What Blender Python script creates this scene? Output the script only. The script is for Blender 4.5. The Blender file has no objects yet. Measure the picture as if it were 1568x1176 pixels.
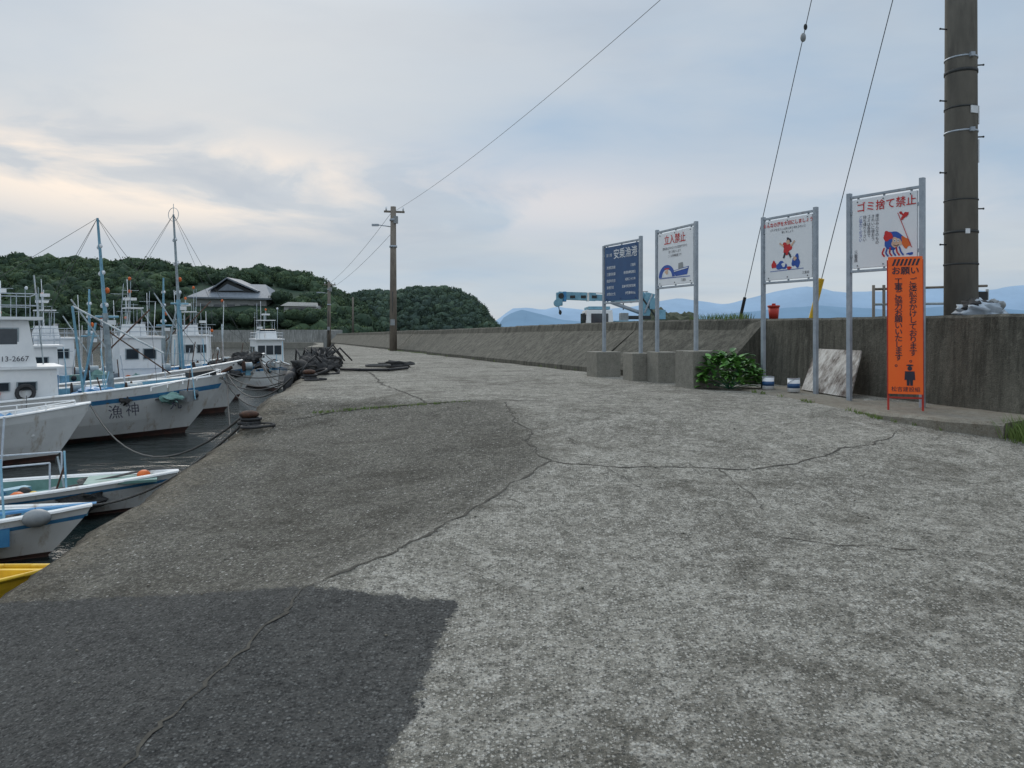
import bpy, bmesh, math, random
import numpy as np
from mathutils import Vector, Matrix, noise
random.seed(7); rng=np.random.default_rng(7)
scene=bpy.context.scene
W=-2.0   # sea level, quay level = 0
# ------------------------------------------------------------ materials
def nt(name):
    m=bpy.data.materials.new(name); m.use_nodes=True
    t=m.node_tree; b=t.nodes['Principled BSDF']; return m,t,b
def L(t,a,b): t.links.new(a,b)
def noise_n(t,scale,detail=5,rough=.6,vec=None,dist=0):
    n=t.nodes.new('ShaderNodeTexNoise'); n.inputs['Scale'].default_value=scale
    n.inputs['Detail'].default_value=detail; n.inputs['Roughness'].default_value=rough
    n.inputs['Distortion'].default_value=dist
    if vec is not None: L(t,vec,n.inputs['Vector'])
    return n
def ramp(t,fac,stops):
    r=t.nodes.new('ShaderNodeValToRGB'); e=r.color_ramp.elements
    while len(e)<len(stops): e.new(.5)
    for i,(p,c) in enumerate(stops):
        e[i].position=p; e[i].color=(*c,1) if not isinstance(c,(int,float)) else (c,c,c,1)
    L(t,fac,r.inputs['Fac']); return r.outputs['Color']
def mixc(t,fac,a,b,mode='MIX'):
    m=t.nodes.new('ShaderNodeMix'); m.data_type='RGBA'; m.blend_type=mode
    if isinstance(fac,(int,float)): m.inputs[0].default_value=fac
    else: L(t,fac,m.inputs[0])
    for i,x in ((6,a),(7,b)):
        if isinstance(x,tuple): m.inputs[i].default_value=(*x,1)
        else: L(t,x,m.inputs[i])
    return m.outputs[2]
def math_n(t,op,a,b=None,c=None,clamp=False):
    m=t.nodes.new('ShaderNodeMath'); m.operation=op; m.use_clamp=clamp
    for i,x in enumerate((a,b,c)):
        if x is None: continue
        if isinstance(x,(int,float)): m.inputs[i].default_value=x
        else: L(t,x,m.inputs[i])
    return m.outputs[0]
def objco(t,scale=(1,1,1)):
    tc=t.nodes.new('ShaderNodeTexCoord'); mp=t.nodes.new('ShaderNodeMapping')
    mp.inputs['Scale'].default_value=scale; L(t,tc.outputs['Object'],mp.inputs['Vector']); return mp.outputs['Vector']
def bump(t,b,h,strength=.3,dist=.02):
    n=t.nodes.new('ShaderNodeBump'); n.inputs['Strength'].default_value=strength; n.inputs['Distance'].default_value=dist
    L(t,h,n.inputs['Height']); L(t,n.outputs['Normal'],b.inputs['Normal'])
def pmat(name,c1,c2=None,scale=6,rough=.6,metal=0,bmp=.1,stretch=(1,1,1),dirt=None,dirt_amt=.5,spec=.4):
    m,t,b=nt(name); c2=c2 or tuple(x*.75 for x in c1)
    v=objco(t,stretch); n=noise_n(t,scale,6,.65,v)
    col=mixc(t,ramp(t,n.outputs['Fac'],[(.35,0),(.65,1)]),c1,c2)
    if dirt:
        v2=objco(t,(1.5,1.5,.25)); n2=noise_n(t,3.0,8,.7,v2)
        col=mixc(t,ramp(t,n2.outputs['Fac'],[(1-dirt_amt,0),(min(1,1.18-dirt_amt),1)]),col,dirt)
    L(t,col,b.inputs['Base Color']); b.inputs['Roughness'].default_value=rough; b.inputs['Metallic'].default_value=metal
    b.inputs['Specular IOR Level'].default_value=spec
    if bmp: bump(t,b,n.outputs['Fac'],bmp,.01)
    return m
M={}
M['white']=pmat('white_gelcoat',(.84,.84,.82),(.76,.76,.74),3,.35,dirt=(.42,.34,.25),dirt_amt=.45)
M['white2']=pmat('cabin_white',(.82,.82,.81),(.74,.75,.75),3,.4,dirt=(.44,.37,.30),dirt_amt=.42)
M['blue']=pmat('boat_blue',(.045,.20,.42),(.08,.28,.5),5,.45,dirt=(.25,.27,.27),dirt_amt=.38)
M['teal']=pmat('deck_green',(.12,.24,.21),(.20,.33,.30),5,.6,dirt=(.07,.09,.07),dirt_amt=.45)
M['glass']=pmat('window_glass',(.02,.03,.04),(.04,.05,.06),2,.08,spec=.8,bmp=0)
M['mast']=pmat('mast_steel',(.36,.42,.44),(.22,.26,.28),8,.5,.1,dirt=(.22,.10,.05),dirt_amt=.42)
M['ltblue']=pmat('lightblue_paint',(.22,.42,.52),(.14,.30,.40),7,.5,dirt=(.2,.15,.1),dirt_amt=.38)
M['rust']=pmat('rusty_iron',(.09,.04,.022),(.03,.018,.014),20,.9,bmp=.5)
M['bottom']=pmat('antifouling_paint',(.10,.045,.035),(.05,.035,.03),5,.7,bmp=.2)
M['black']=pmat('black_rubber',(.018,.018,.02),(.035,.035,.035),20,.7,bmp=.3)
M['dark']=pmat('dark_line',(.03,.035,.035),(.05,.05,.05),20,.8)
M['orange']=pmat('orange_buoy',(.75,.17,.03),(.6,.11,.02),6,.5)
M['yellow']=pmat('yellow_paint',(.78,.50,.03),(.62,.36,.02),6,.5)
M['red']=pmat('red_paint',(.50,.045,.03),(.36,.03,.02),6,.5)
M['green']=pmat('green_paint',(.06,.22,.12),(.04,.14,.09),6,.6)
M['rope']=pmat('rope',(.13,.125,.11),(.05,.05,.055),60,.9,bmp=.5)
M['net']=pmat('fishing_net',(.022,.024,.028),(.06,.057,.052),28,.95,bmp=1)
M['galv']=pmat('galvanised_post',(.40,.44,.48),(.30,.34,.38),12,.5,.35,dirt=(.20,.16,.13),dirt_amt=.42)
M['board']=pmat('sign_white',(.80,.81,.82),(.74,.76,.78),3,.4,bmp=.02,dirt=(.58,.57,.53),dirt_amt=.36)
M['navy']=pmat('sign_navy',(.018,.065,.17),(.025,.085,.20),4,.4,bmp=.02)
M['txt_red']=pmat('sign_red',(.62,.03,.03),None,4,.5,bmp=0)
M['txt_blk']=pmat('sign_black',(.03,.03,.05),None,4,.5,bmp=0)
M['txt_wht']=pmat('sign_lettering_white',(.80,.82,.84),None,4,.5,bmp=0)
M['txt_blue']=pmat('sign_blue',(.03,.10,.42),None,4,.5,bmp=0)
M['sgn_or']=pmat('sign_orange',(.98,.16,.02),(.95,.13,.015),3,.35,bmp=.02)
M['pole']=pmat('pole_concrete',(.235,.22,.19),(.165,.155,.135),5,.85,bmp=.2,stretch=(1,1,.3),dirt=(.11,.105,.095),dirt_amt=.48)
M['pole2']=pmat('pole_weathered',(.22,.19,.155),(.13,.11,.09),5,.85,bmp=.2,stretch=(1,1,.3))
M['wood']=pmat('weathered_wood',(.62,.60,.56),(.34,.31,.27),9,.85,bmp=.4,stretch=(2,5,.8),dirt=(.07,.05,.04),dirt_amt=.56)
M['tarp']=pmat('tarp',(.42,.47,.52),(.30,.35,.40),5,.6,bmp=.3)
M['wire']=pmat('wire',(.09,.10,.11),None,5,.6,bmp=0)
M['roof']=pmat('roof_tiles',(.20,.225,.255),(.15,.17,.195),.8,.6,stretch=(3,1,1))
M['housewall']=pmat('house_wall',(.40,.40,.39),(.31,.31,.30),.7,.8)
M['skin']=pmat('sign_skin',(.75,.5,.35),None,5,.5,bmp=0)
M['grey']=pmat('grey_plastic',(.22,.24,.25),(.3,.31,.31),8,.55)

def concrete(name,c_dark,c_light,c_stain,bm=.5,streak=True):
    m,t,b=nt(name); v=objco(t)
    n1=noise_n(t,1.3,8,.7,v); n2=noise_n(t,14,8,.7,v); n3=noise_n(t,90,3,.6,v)
    c=mixc(t,ramp(t,n1.outputs['Fac'],[(.35,0),(.65,1)]),c_dark,c_light)
    c=mixc(t,ramp(t,n2.outputs['Fac'],[(.45,0),(.75,.7)]),c,c_stain)
    if streak:
        vs=objco(t,(3,3,.30)); ns=noise_n(t,2.6,8,.75,vs)
        c=mixc(t,ramp(t,ns.outputs['Fac'],[(.44,.0),(.62,.75)]),c,tuple(x*.42 for x in c_dark))
        nw=noise_n(t,1.5,8,.8,objco(t,(2,2,.8)))
        c=mixc(t,ramp(t,nw.outputs['Fac'],[(.55,.0),(.68,.65)]),c,tuple(min(1,x*1.6) for x in c_light))
    nh=noise_n(t,34,6,.8,v)
    c=mixc(t,ramp(t,nh.outputs['Fac'],[(.34,.9),(.42,0)]),c,tuple(x*.35 for x in c_dark))
    c=mixc(t,.5,c,ramp(t,n3.outputs['Fac'],[(.3,.5),(.7,1.3)]),'MULTIPLY')
    L(t,c,b.inputs['Base Color']); b.inputs['Roughness'].default_value=.92; b.inputs['Specular IOR Level'].default_value=.2
    h=math_n(t,'ADD',n2.outputs['Fac'],math_n(t,'MULTIPLY',n3.outputs['Fac'],.4)); h=math_n(t,'ADD',h,math_n(t,'MULTIPLY',nh.outputs['Fac'],.6)); bump(t,b,h,bm,.025)
    return m
M['wall']=concrete('seawall_concrete',(.098,.095,.078),(.150,.142,.116),(.19,.18,.148),bm=.7)
M['kerb']=concrete('kerb_concrete',(.19,.17,.135),(.28,.26,.215),(.12,.085,.055),streak=False)
M['block']=concrete('block_concrete',(.20,.19,.16),(.28,.265,.225),(.34,.32,.28),bm=.4,streak=False)
M['brk']=concrete('breakwater_concrete',(.30,.30,.28),(.38,.38,.36),(.28,.28,.26),bm=.1)

# ------------------------------------------------------------ mesh builder
class MB:
    def __init__(s): s.v=[];s.f=[];s.m=[];s.sm=[];s.mats=[]
    def mi(s,k):
        if k not in s.mats: s.mats.append(k)
        return s.mats.index(k)
    def add(s,vs,fs,k,smooth=False):
        o=len(s.v); s.v+= [tuple(x) for x in vs]; i=s.mi(k)
        for f in fs: s.f.append(tuple(a+o for a in f)); s.m.append(i); s.sm.append(smooth)
    def box(s,c,d,k,rz=0,tx=1,ty=1,ry=0):
        R=Matrix.Rotation(rz,3,'Z')@Matrix.Rotation(ry,3,'Y'); c=Vector(c); vs=[]
        for z in(-.5,.5):
            a=tx if z>0 else 1; b2=ty if z>0 else 1
            for x,y in((-.5,-.5),(.5,-.5),(.5,.5),(-.5,.5)): vs.append(c+R@Vector((x*d[0]*a,y*d[1]*b2,z*d[2])))
        s.add(vs,[(3,2,1,0),(4,5,6,7),(0,1,5,4),(1,2,6,5),(2,3,7,6),(3,0,4,7)],k)
    def cyl(s,p,q,r,k,r2=None,n=10):
        p=Vector(p);q=Vector(q);r2=r if r2 is None else r2; d=(q-p).normalized()
        a=d.orthogonal().normalized(); b=d.cross(a); vs=[]
        for c,rr in((p,r),(q,r2)):
            for i in range(n):
                t=2*math.pi*i/n; vs.append(c+(a*math.cos(t)+b*math.sin(t))*rr)
        fs=[(i,(i+1)%n,n+(i+1)%n,n+i) for i in range(n)]
        s.add(vs,fs,k,True); s.add(vs[:n],[tuple(range(n))[::-1]],k); s.add(vs[n:],[tuple(range(n))],k)
    def path(s,pts,r,k,n=6):
        for a,b in zip(pts[:-1],pts[1:]): s.cyl(a,b,r,k,n=n)
    def sph(s,c,r,k,nu=12,nv=8,lump=0):
        if isinstance(r,(int,float)): r=(r,r,r)
        vs=[];fs=[]
        for j in range(nv+1):
            p=math.pi*j/nv
            for i in range(nu):
                t=2*math.pi*i/nu; u=Vector((math.sin(p)*math.cos(t),math.sin(p)*math.sin(t),math.cos(p)))
                kf=1+lump*noise.noise(u*2.3+Vector(c)*3)+lump*.5*noise.noise(u*6+Vector(c))
                vs.append((c[0]+u.x*r[0]*kf,c[1]+u.y*r[1]*kf,c[2]+u.z*r[2]*kf))
        for j in range(nv):
            for i in range(nu): fs.append((j*nu+i,(j+1)*nu+i,(j+1)*nu+(i+1)%nu,j*nu+(i+1)%nu))
        s.add(vs,fs,k,True)
    def torus(s,c,R,r,k,ax=(0,0,1),n=20,m=6):
        d=Vector(ax).normalized(); a=d.orthogonal().normalized(); b=d.cross(a); vs=[];fs=[]
        for i in range(n):
            t=2*math.pi*i/n; e=a*math.cos(t)+b*math.sin(t)
            for j in range(m):
                u=2*math.pi*j/m; vs.append(Vector(c)+e*(R+r*math.cos(u))+d*r*math.sin(u))
        for i in range(n):
            for j in range(m): fs.append((i*m+j,((i+1)%n)*m+j,((i+1)%n)*m+(j+1)%m,i*m+(j+1)%m))
        s.add(vs,fs,k,True)
    def build(s,name,loc=(0,0,0),rz=0,parent=None,bevel=0,recalc=True):
        me=bpy.data.meshes.new(name); me.from_pydata(s.v,[],s.f)
        for k in s.mats: me.materials.append(M[k])
        me.polygons.foreach_set('material_index',s.m); me.polygons.foreach_set('use_smooth',s.sm)
        if recalc:
            bm=bmesh.new(); bm.from_mesh(me); bmesh.ops.remove_doubles(bm,verts=bm.verts,dist=1e-5)
            bmesh.ops.recalc_face_normals(bm,faces=bm.faces); bm.to_mesh(me); bm.free()
        o=bpy.data.objects.new(name,me); scene.collection.objects.link(o)
        o.location=loc; o.rotation_euler=(0,0,rz)
        if parent: o.parent=parent
        if bevel:
            md=o.modifiers.new('bev','BEVEL'); md.width=bevel; md.segments=2; md.limit_method='ANGLE'; md.angle_limit=math.radians(50)
        return o
def empty(name,loc=(0,0,0),rz=0):
    e=bpy.data.objects.new(name,None); scene.collection.objects.link(e); e.location=loc; e.rotation_euler=(0,0,rz); e.empty_display_size=.2; return e
def text(body,x,z,size,k,parent,y=-.021,al='CENTER',ls=1.0,name='lettering',off=0.0):
    c=bpy.data.curves.new(name,'FONT'); c.body=body; c.size=size; c.align_x=al; c.align_y='TOP'; c.space_line=ls; c.offset=off
    c.materials.append(M[k]); o=bpy.data.objects.new(name,c); scene.collection.objects.link(o)
    o.parent=parent; o.location=(x,y,z); o.rotation_euler=(math.radians(90),0,0); return o

# ------------------------------------------------------------ ground (quay surface)
def xedge(d): return np.interp(d,[-4,9,11,16,40,75],[-3.1,-3.1,-3.3,-4.3,-9.7,-17.6])
def xfold(d): return np.interp(d,[1,3,3.95,4.9,6.15,9],[-1.7,-1.25,-1.03,-.35,.3,-.1])
TOP=[(-18.5,80),(-13.2,64),(-4.9,37.8),(.1,22.4),(2.5,15.0),(3.95,12.0),(5.0,8.3),(5.75,6.0),(7.3,1),(8.8,-4)]
ty=[p[1] for p in TOP][::-1]; tx=[p[0] for p in TOP][::-1]
def xwall(d): return np.interp(d,ty,tx)
def sstep(a,b,x):
    t=np.clip((x-a)/(b-a),0,1); return t*t*(3-2*t)
def zg(x,d):
    x=np.asarray(x,float); d=np.asarray(d,float)
    t=(8.2-d)/5.7; sp=.09*np.logaddexp(0,t/.09); z=-.65*np.minimum(sp,1.12)
    z=z-.0105*np.maximum(d-14,0)
    xf=xfold(d); z=z-.30*np.clip((xf-x)/(xf+3.1),0,1)*(1-sstep(7.9,9.8,d))
    return z
rows=np.concatenate([np.arange(-4,1.5,.25),np.arange(1.5,12,.05),np.geomspace(12,76,120)])
NC=190; vs=[];att1=[];att2=[];att3=[]
us=np.linspace(0,1,NC)
for d in rows:
    xe=float(xedge(d))+.09*noise.noise(Vector((0,d*1.7,3)))+.06*noise.noise(Vector((0,d*7,3)))
    xw=float(xwall(d))+.1
    x=xe+(xw-xe)*us; z=zg(x,np.full(NC,d))
    for a,c in zip(x,z):
        e=a-xe
        c=c-.07*max(0,1-e/.14)+.014*noise.noise(Vector((a*.9,d*.9,0)))
        vs.append((a,d,c))
    dd=np.full(NC,d)
    att1+=list(np.minimum(3.70-.22*x-dd, (-.27-.12*(3.8-dd))-x))
    att2+=list(np.minimum(xfold(dd)-x,9.1-.12*x-dd))
    att3+=list(x-xe)
fs=[]
R=len(rows)
for j in range(R-1):
    for i in range(NC-1): fs.append((j*NC+i,j*NC+i+1,(j+1)*NC+i+1,(j+1)*NC+i))
o=len(vs)
for j in range(R): p=vs[j*NC]; vs.append((p[0]-.02,p[1],p[2]-.25)); att1.append(-5);att2.append(1);att3.append(0)
for j in range(R): p=vs[j*NC]; vs.append((p[0]-.05,p[1],W-1.5)); att1.append(-5);att2.append(1);att3.append(0)
for j in range(R-1):
    fs.append((j*NC,(j+1)*NC,o+j+1,o+j)); fs.append((o+j,o+j+1,o+R+j+1,o+R+j))
me=bpy.data.meshes.new('quay_pavement'); me.from_pydata(vs,[],fs)
for nme,a in(('asph',att1),('slab',att2),('edge',att3)):
    at=me.attributes.new(nme,'FLOAT','POINT'); at.data.foreach_set('value',np.array(a,dtype=np.float32))
me.polygons.foreach_set('use_smooth',[True]*len(fs))
quay=bpy.data.objects.new('quay_pavement',me); scene.collection.objects.link(quay)
m,t,b=nt('worn_concrete'); v=objco(t)
def attr(n):
    a=t.nodes.new('ShaderNodeAttribute'); a.attribute_name=n; return a.outputs['Fac']
nL=noise_n(t,.45,7,.65,v,.6); nM=noise_n(t,2.6,9,.75,v,.4); nW=noise_n(t,8.5,8,.72,v,.8); nF=noise_n(t,26,6,.75,v); nG=noise_n(t,120,3,.7,v)
nS=noise_n(t,.8,9,.70,objco(t,(1,1.25,1)),1.4)
def voro(scale,rn=1):
    vo=t.nodes.new('ShaderNodeTexVoronoi'); vo.inputs['Scale'].default_value=scale; L(t,v,vo.inputs['Vector']); vo.inputs['Randomness'].default_value=rn
    s_=t.nodes.new('ShaderNodeSeparateColor'); L(t,vo.outputs['Color'],s_.inputs[0]); return vo,s_
vo,sepc=voro(62); vo2,sep2=voro(24); vo3,sep3=voro(125)
stone=math_n(t,'LESS_THAN',vo.outputs['Distance'],.40)
light_st=math_n(t,'MULTIPLY',stone,math_n(t,'GREATER_THAN',sepc.outputs[0],.66))
dark_st=math_n(t,'MULTIPLY',stone,math_n(t,'LESS_THAN',sepc.outputs[0],.28))
sm_l=math_n(t,'MULTIPLY',math_n(t,'LESS_THAN',vo3.outputs['Distance'],.42),math_n(t,'GREATER_THAN',sep3.outputs[0],.72))
sm_d=math_n(t,'MULTIPLY',math_n(t,'LESS_THAN',vo3.outputs['Distance'],.42),math_n(t,'LESS_THAN',sep3.outputs[0],.25))
big_st=math_n(t,'MULTIPLY',math_n(t,'LESS_THAN',vo2.outputs['Distance'],.19),math_n(t,'GREATER_THAN',sep2.outputs[0],.80))
base=mixc(t,ramp(t,nL.outputs['Fac'],[(.40,0),(.58,1)]),(.175,.162,.134),(.285,.268,.226))
base=mixc(t,ramp(t,nM.outputs['Fac'],[(.46,0),(.64,.85)]),base,(.385,.363,.312))
base=mixc(t,ramp(t,nW.outputs['Fac'],[(.50,0),(.66,.85)]),base,(.475,.45,.395))
base=mixc(t,ramp(t,nW.outputs['Fac'],[(.34,.85),(.48,0)]),base,(.125,.117,.098))
base=mixc(t,ramp(t,nF.outputs['Fac'],[(.38,.85),(.52,0)]),base,(.11,.104,.087))
conc=mixc(t,math_n(t,'MULTIPLY',light_st,.62),base,(.55,.525,.47))
conc=mixc(t,math_n(t,'MULTIPLY',dark_st,.7),conc,(.07,.067,.06))
conc=mixc(t,math_n(t,'MULTIPLY',sm_l,.45),conc,(.52,.495,.44))
conc=mixc(t,math_n(t,'MULTIPLY',sm_d,.55),conc,(.066,.064,.057))
slb=mixc(t,ramp(t,nM.outputs['Fac'],[(.4,0),(.68,1)]),(.112,.105,.087),(.19,.178,.148))
slb=mixc(t,ramp(t,nW.outputs['Fac'],[(.54,0),(.70,.6)]),slb,(.26,.248,.212))
slb=mixc(t,ramp(t,nF.outputs['Fac'],[(.40,.85),(.56,0)]),slb,(.062,.058,.049))
slb=mixc(t,math_n(t,'MULTIPLY',light_st,.45),slb,(.41,.392,.35))
slb=mixc(t,math_n(t,'MULTIPLY',big_st,.75),slb,(.52,.50,.46))
slb=mixc(t,math_n(t,'MULTIPLY',dark_st,.6),slb,(.038,.037,.034))
slb=mixc(t,math_n(t,'MULTIPLY',sm_l,.3),slb,(.37,.355,.32))
sd=math_n(t,'ADD',attr('slab'),math_n(t,'MULTIPLY',math_n(t,'SUBTRACT',nM.outputs['Fac'],.5),.6))
mr=t.nodes.new('ShaderNodeMapRange'); mr.inputs['From Min'].default_value=-.12; mr.inputs['From Max'].default_value=.16; L(t,sd,mr.inputs['Value'])
col=mixc(t,mr.outputs[0],conc,slb)
ed=math_n(t,'ADD',attr('edge'),math_n(t,'MULTIPLY',nM.outputs['Fac'],-1.2))
mr2=t.nodes.new('ShaderNodeMapRange'); mr2.inputs['From Min'].default_value=0; mr2.inputs['From Max'].default_value=-.7; mr2.inputs['To Max'].default_value=.7; L(t,ed,mr2.inputs['Value'])
col=mixc(t,mr2.outputs[0],col,mixc(t,ramp(t,nF.outputs['Fac'],[(.4,0),(.6,1)]),(.09,.076,.052),(.235,.198,.145)))
# darker colour band right at the broken quay edge
el=math_n(t,'ADD',attr('edge'),math_n(t,'MULTIPLY',math_n(t,'SUBTRACT',nW.outputs['Fac'],.5),.35))
mr4=t.nodes.new('ShaderNodeMapRange'); mr4.inputs['From Min'].default_value=.16; mr4.inputs['From Max'].default_value=.04; mr4.inputs['To Max'].default_value=.75; L(t,el,mr4.inputs['Value'])
col=mixc(t,mr4.outputs[0],col,(.055,.048,.038))
# dark water/oil stains
col=mixc(t,ramp(t,nS.outputs['Fac'],[(.50,0),(.64,.75)]),col,mixc(t,1.0,col,(.52,.51,.49),'MULTIPLY'))
asp=mixc(t,ramp(t,nM.outputs['Fac'],[(.35,0),(.7,1)]),(.060,.060,.057),(.096,.094,.087))
asp=mixc(t,ramp(t,nF.outputs['Fac'],[(.38,.8),(.52,0)]),asp,(.032,.032,.031))
asp=mixc(t,math_n(t,'MULTIPLY',light_st,.34),asp,(.22,.22,.21))
asp=mixc(t,math_n(t,'MULTIPLY',sm_l,.30),asp,(.21,.21,.20))
asp=mixc(t,math_n(t,'MULTIPLY',dark_st,.6),asp,(.02,.02,.02))
asp=mixc(t,math_n(t,'MULTIPLY',big_st,.35),asp,(.34,.34,.32))
sa=math_n(t,'ADD',attr('asph'),math_n(t,'MULTIPLY',math_n(t,'SUBTRACT',nF.outputs['Fac'],.5),.15))
sa=math_n(t,'ADD',sa,math_n(t,'MULTIPLY',math_n(t,'SUBTRACT',nW.outputs['Fac'],.5),.20))
mr3=t.nodes.new('ShaderNodeMapRange'); mr3.inputs['From Min'].default_value=-.008; mr3.inputs['From Max'].default_value=.014; L(t,sa,mr3.inputs['Value'])
col=mixc(t,mr3.outputs[0],col,asp)
col=mixc(t,.6,col,ramp(t,nG.outputs['Fac'],[(.3,.42),(.7,1.48)]),'MULTIPLY')
L(t,col,b.inputs['Base Color']); b.inputs['Roughness'].default_value=.95; b.inputs['Specular IOR Level'].default_value=.15
h=math_n(t,'ADD',math_n(t,'MULTIPLY',nF.outputs['Fac'],.9),math_n(t,'MULTIPLY',math_n(t,'SUBTRACT',.5,vo.outputs['Distance']),.7))
h=math_n(t,'ADD',h,math_n(t,'MULTIPLY',nG.outputs['Fac'],.35)); h=math_n(t,'ADD',h,math_n(t,'MULTIPLY',nW.outputs['Fac'],.8))
bump(t,b,h,.9,.014)
me.materials.append(m)

def gz(x,y): return float(zg(x,y))+.014*noise.noise(Vector((x*.9,y*.9,0)))
def crack(mb,pts,w,k='crack',jit=.05):
    out=[]
    for (a,b_) in zip(pts[:-1],pts[1:]):
        n=max(2,int(math.dist(a,b_)/.04))
        for i in range(n):
            s=i/n; x=a[0]+(b_[0]-a[0])*s; y=a[1]+(b_[1]-a[1])*s
            out.append((x+jit*noise.noise(Vector((x*4,y*4,9)))+jit*.6*noise.noise(Vector((x*17,y*17,2))),y+jit*noise.noise(Vector((x*5,y*5,4)))))
    V=[];F=[]
    for i,(x,y) in enumerate(out):
        q=out[min(i+1,len(out)-1)]; p=out[max(i-1,0)]; dx,dy=q[0]-p[0],q[1]-p[1]; l=math.hypot(dx,dy) or 1
        ww=w*(.15+1.6*abs(noise.noise(Vector((x*5,y*5,5))))+.35*random.random())
        for sgn in(-1,1):
            X=x-dy/l*ww*sgn; Y=y+dx/l*ww*sgn; V.append((X,Y,gz(X,Y)+.004))
        if i: F.append((2*i-2,2*i-1,2*i+1,2*i))
    mb.add(V,F,k)
M['crack']=pmat('crack_grit',(.038,.035,.029),(.085,.078,.063),30,.95)
M['crackm']=pmat('crack_moss',(.085,.095,.045),(.06,.06,.04),30,.95)
mb=MB()
crack(mb,[(.30,6.15),(.20,6.5),(.12,6.9),(.18,7.2),(.04,7.65),(-.1,8.9)],.012)
crack(mb,[(.30,6.15),(-.1,5.4),(-.355,4.9),(-.7,4.35),(-1.03,3.95),(-1.25,3.0),(-1.5,2.0),(-1.7,.5)],.011)
crack(mb,[(.30,6.15),(.755,6.0),(1.3,6.02),(1.87,5.93),(2.29,6.1),(2.8,6.5),(3.2,6.7),(3.7,7.2)],.010)
crack(mb,[(-2.5,8.6),(-1.9,8.9),(-.96,9.0),(.66,9.15)],.018)
crack(mb,[(-3.0,15.6),(-1.9,11.3),(-1.05,9.05)],.020)
crack(mb,[(1.6,4.6),(1.95,4.45),(2.4,4.4)],.005)
crack(mb,[(1.62,5.95),(1.7,5.3),(1.66,5.0)],.004)
crack(mb,[(-.1,5.4),(.1,5.1)],.004)
crack(mb,[(.75,6.0),(.95,5.4)],.003)
crack(mb,[(.18,7.2),(.5,7.0),(.62,6.6)],.004)
crack(mb,[(-2.9,10.6),(-2.0,11.2)],.015)
crack(mb,[(-.25,6.9),(-.8,6.4)],.003)
crack(mb,[(2.2,6.05),(2.25,5.6),(2.6,5.2)],.003)
mb.build('pavement_cracks',recalc=False)
mb=MB(); crack(mb,[(-2.2,8.75),(-1.5,8.95),(-.7,9.03)],.03,'crackm'); 
mb.build('moss_strip',recalc=False).location.z=.004
mb=MB()
for i in range(200):
    y=random.uniform(2.2,9.5); x=random.uniform(-2.9,3.2 if y>5 else y*.7); r=random.uniform(.003,.009)
    mb.sph((x,y,gz(x,y)+r*.5),(r,r*random.uniform(.6,1),r*.6),random.choice(['block','kerb','wall','block']),6,4,.5)
mb.build('loose_gravel')

# ------------------------------------------------------------ seawall
def seawall():
    mb=MB()
    pts=[]
    for a,b_ in zip(TOP[:-1],TOP[1:]):
        n=max(1,round(math.dist(a,b_)/(4.5 if b_[1]>10 else 12)))
        for i in range(n): pts.append((a[0]+(b_[0]-a[0])*i/n,a[1]+(b_[1]-a[1])*i/n))
    pts.append(TOP[-1])
    for k,(a,b_) in enumerate(zip(pts[:-1],pts[1:])):
        A=Vector((a[0],a[1],0));B=Vector((b_[0],b_[1],0)); d=(B-A).normalized(); nrm=Vector((d.y,-d.x,0))
        if nrm.x>0: nrm=-nrm
        mid=(a[1]+b_[1])/2
        if mid>12: A=A+d*.008; B=B-d*.008
        else: nrm=Vector((-.955,-.296,0))
        batter=1.0 if mid>12.1 else .1
        if mid>30: batter=.8
        hh=.012*random.uniform(-1,1) if mid>12 else 0
        sec=[]
        n=24
        for i in range(n+1):
            P=A+(B-A)*i/n; g=-.0105*max(P.y-14,0)
            wob=.02*noise.noise(P*1.3); tw=.012*noise.noise(P*4)+.008*noise.noise(P*11)
            top=g+1.0+hh+tw
            prof=[(P+nrm*(batter+wob),g-.35),(P+nrm*(batter+wob),g+(.10 if batter>.5 else .0)),(P+nrm*(.03+batter*.04),top-.18),(P+nrm*(.03+tw),top-.03),(P+nrm*.0,top),(P-nrm*.38,top),(P-nrm*.42,g-.6)]
            sec.append([(q.x,q.y,z) for q,z in prof])
        V=[p for s_ in sec for p in s_]; m_=7
        F=[(i*m_+j,(i+1)*m_+j,(i+1)*m_+j+1,i*m_+j+1) for i in range(n) for j in range(m_-1)]
        if mid>12: F+= [tuple(range(m_)),tuple(n*m_+j for j in range(m_))]
        mb.add(V,F,'wall')
    mb.add([(3.9,12.2,1.01),(4.0,11.85,1.01),(3.0,11.6,-.05),(2.75,12.1,-.05),(4.2,12.0,-.05)],[(0,1,2,3),(1,4,2),(0,3,4),(0,4,1)],'wall')
    return mb.build('concrete_seawall')
seawall()
mb=MB(); V=[];F=[]
for i,(x,y) in enumerate(TOP): V+=[(x+.3,y,-.12-.0105*max(y-14,0)),(x+11,y+1.5,-.15-.0105*max(y-14,0)),(x+14,y+2,W-1)]
for i in range(len(TOP)-1): F+=[(3*i,3*i+1,3*i+4,3*i+3),(3*i+1,3*i+2,3*i+5,3*i+4)]
mb.add(V,F,'block'); mb.build('outer_apron')

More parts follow.
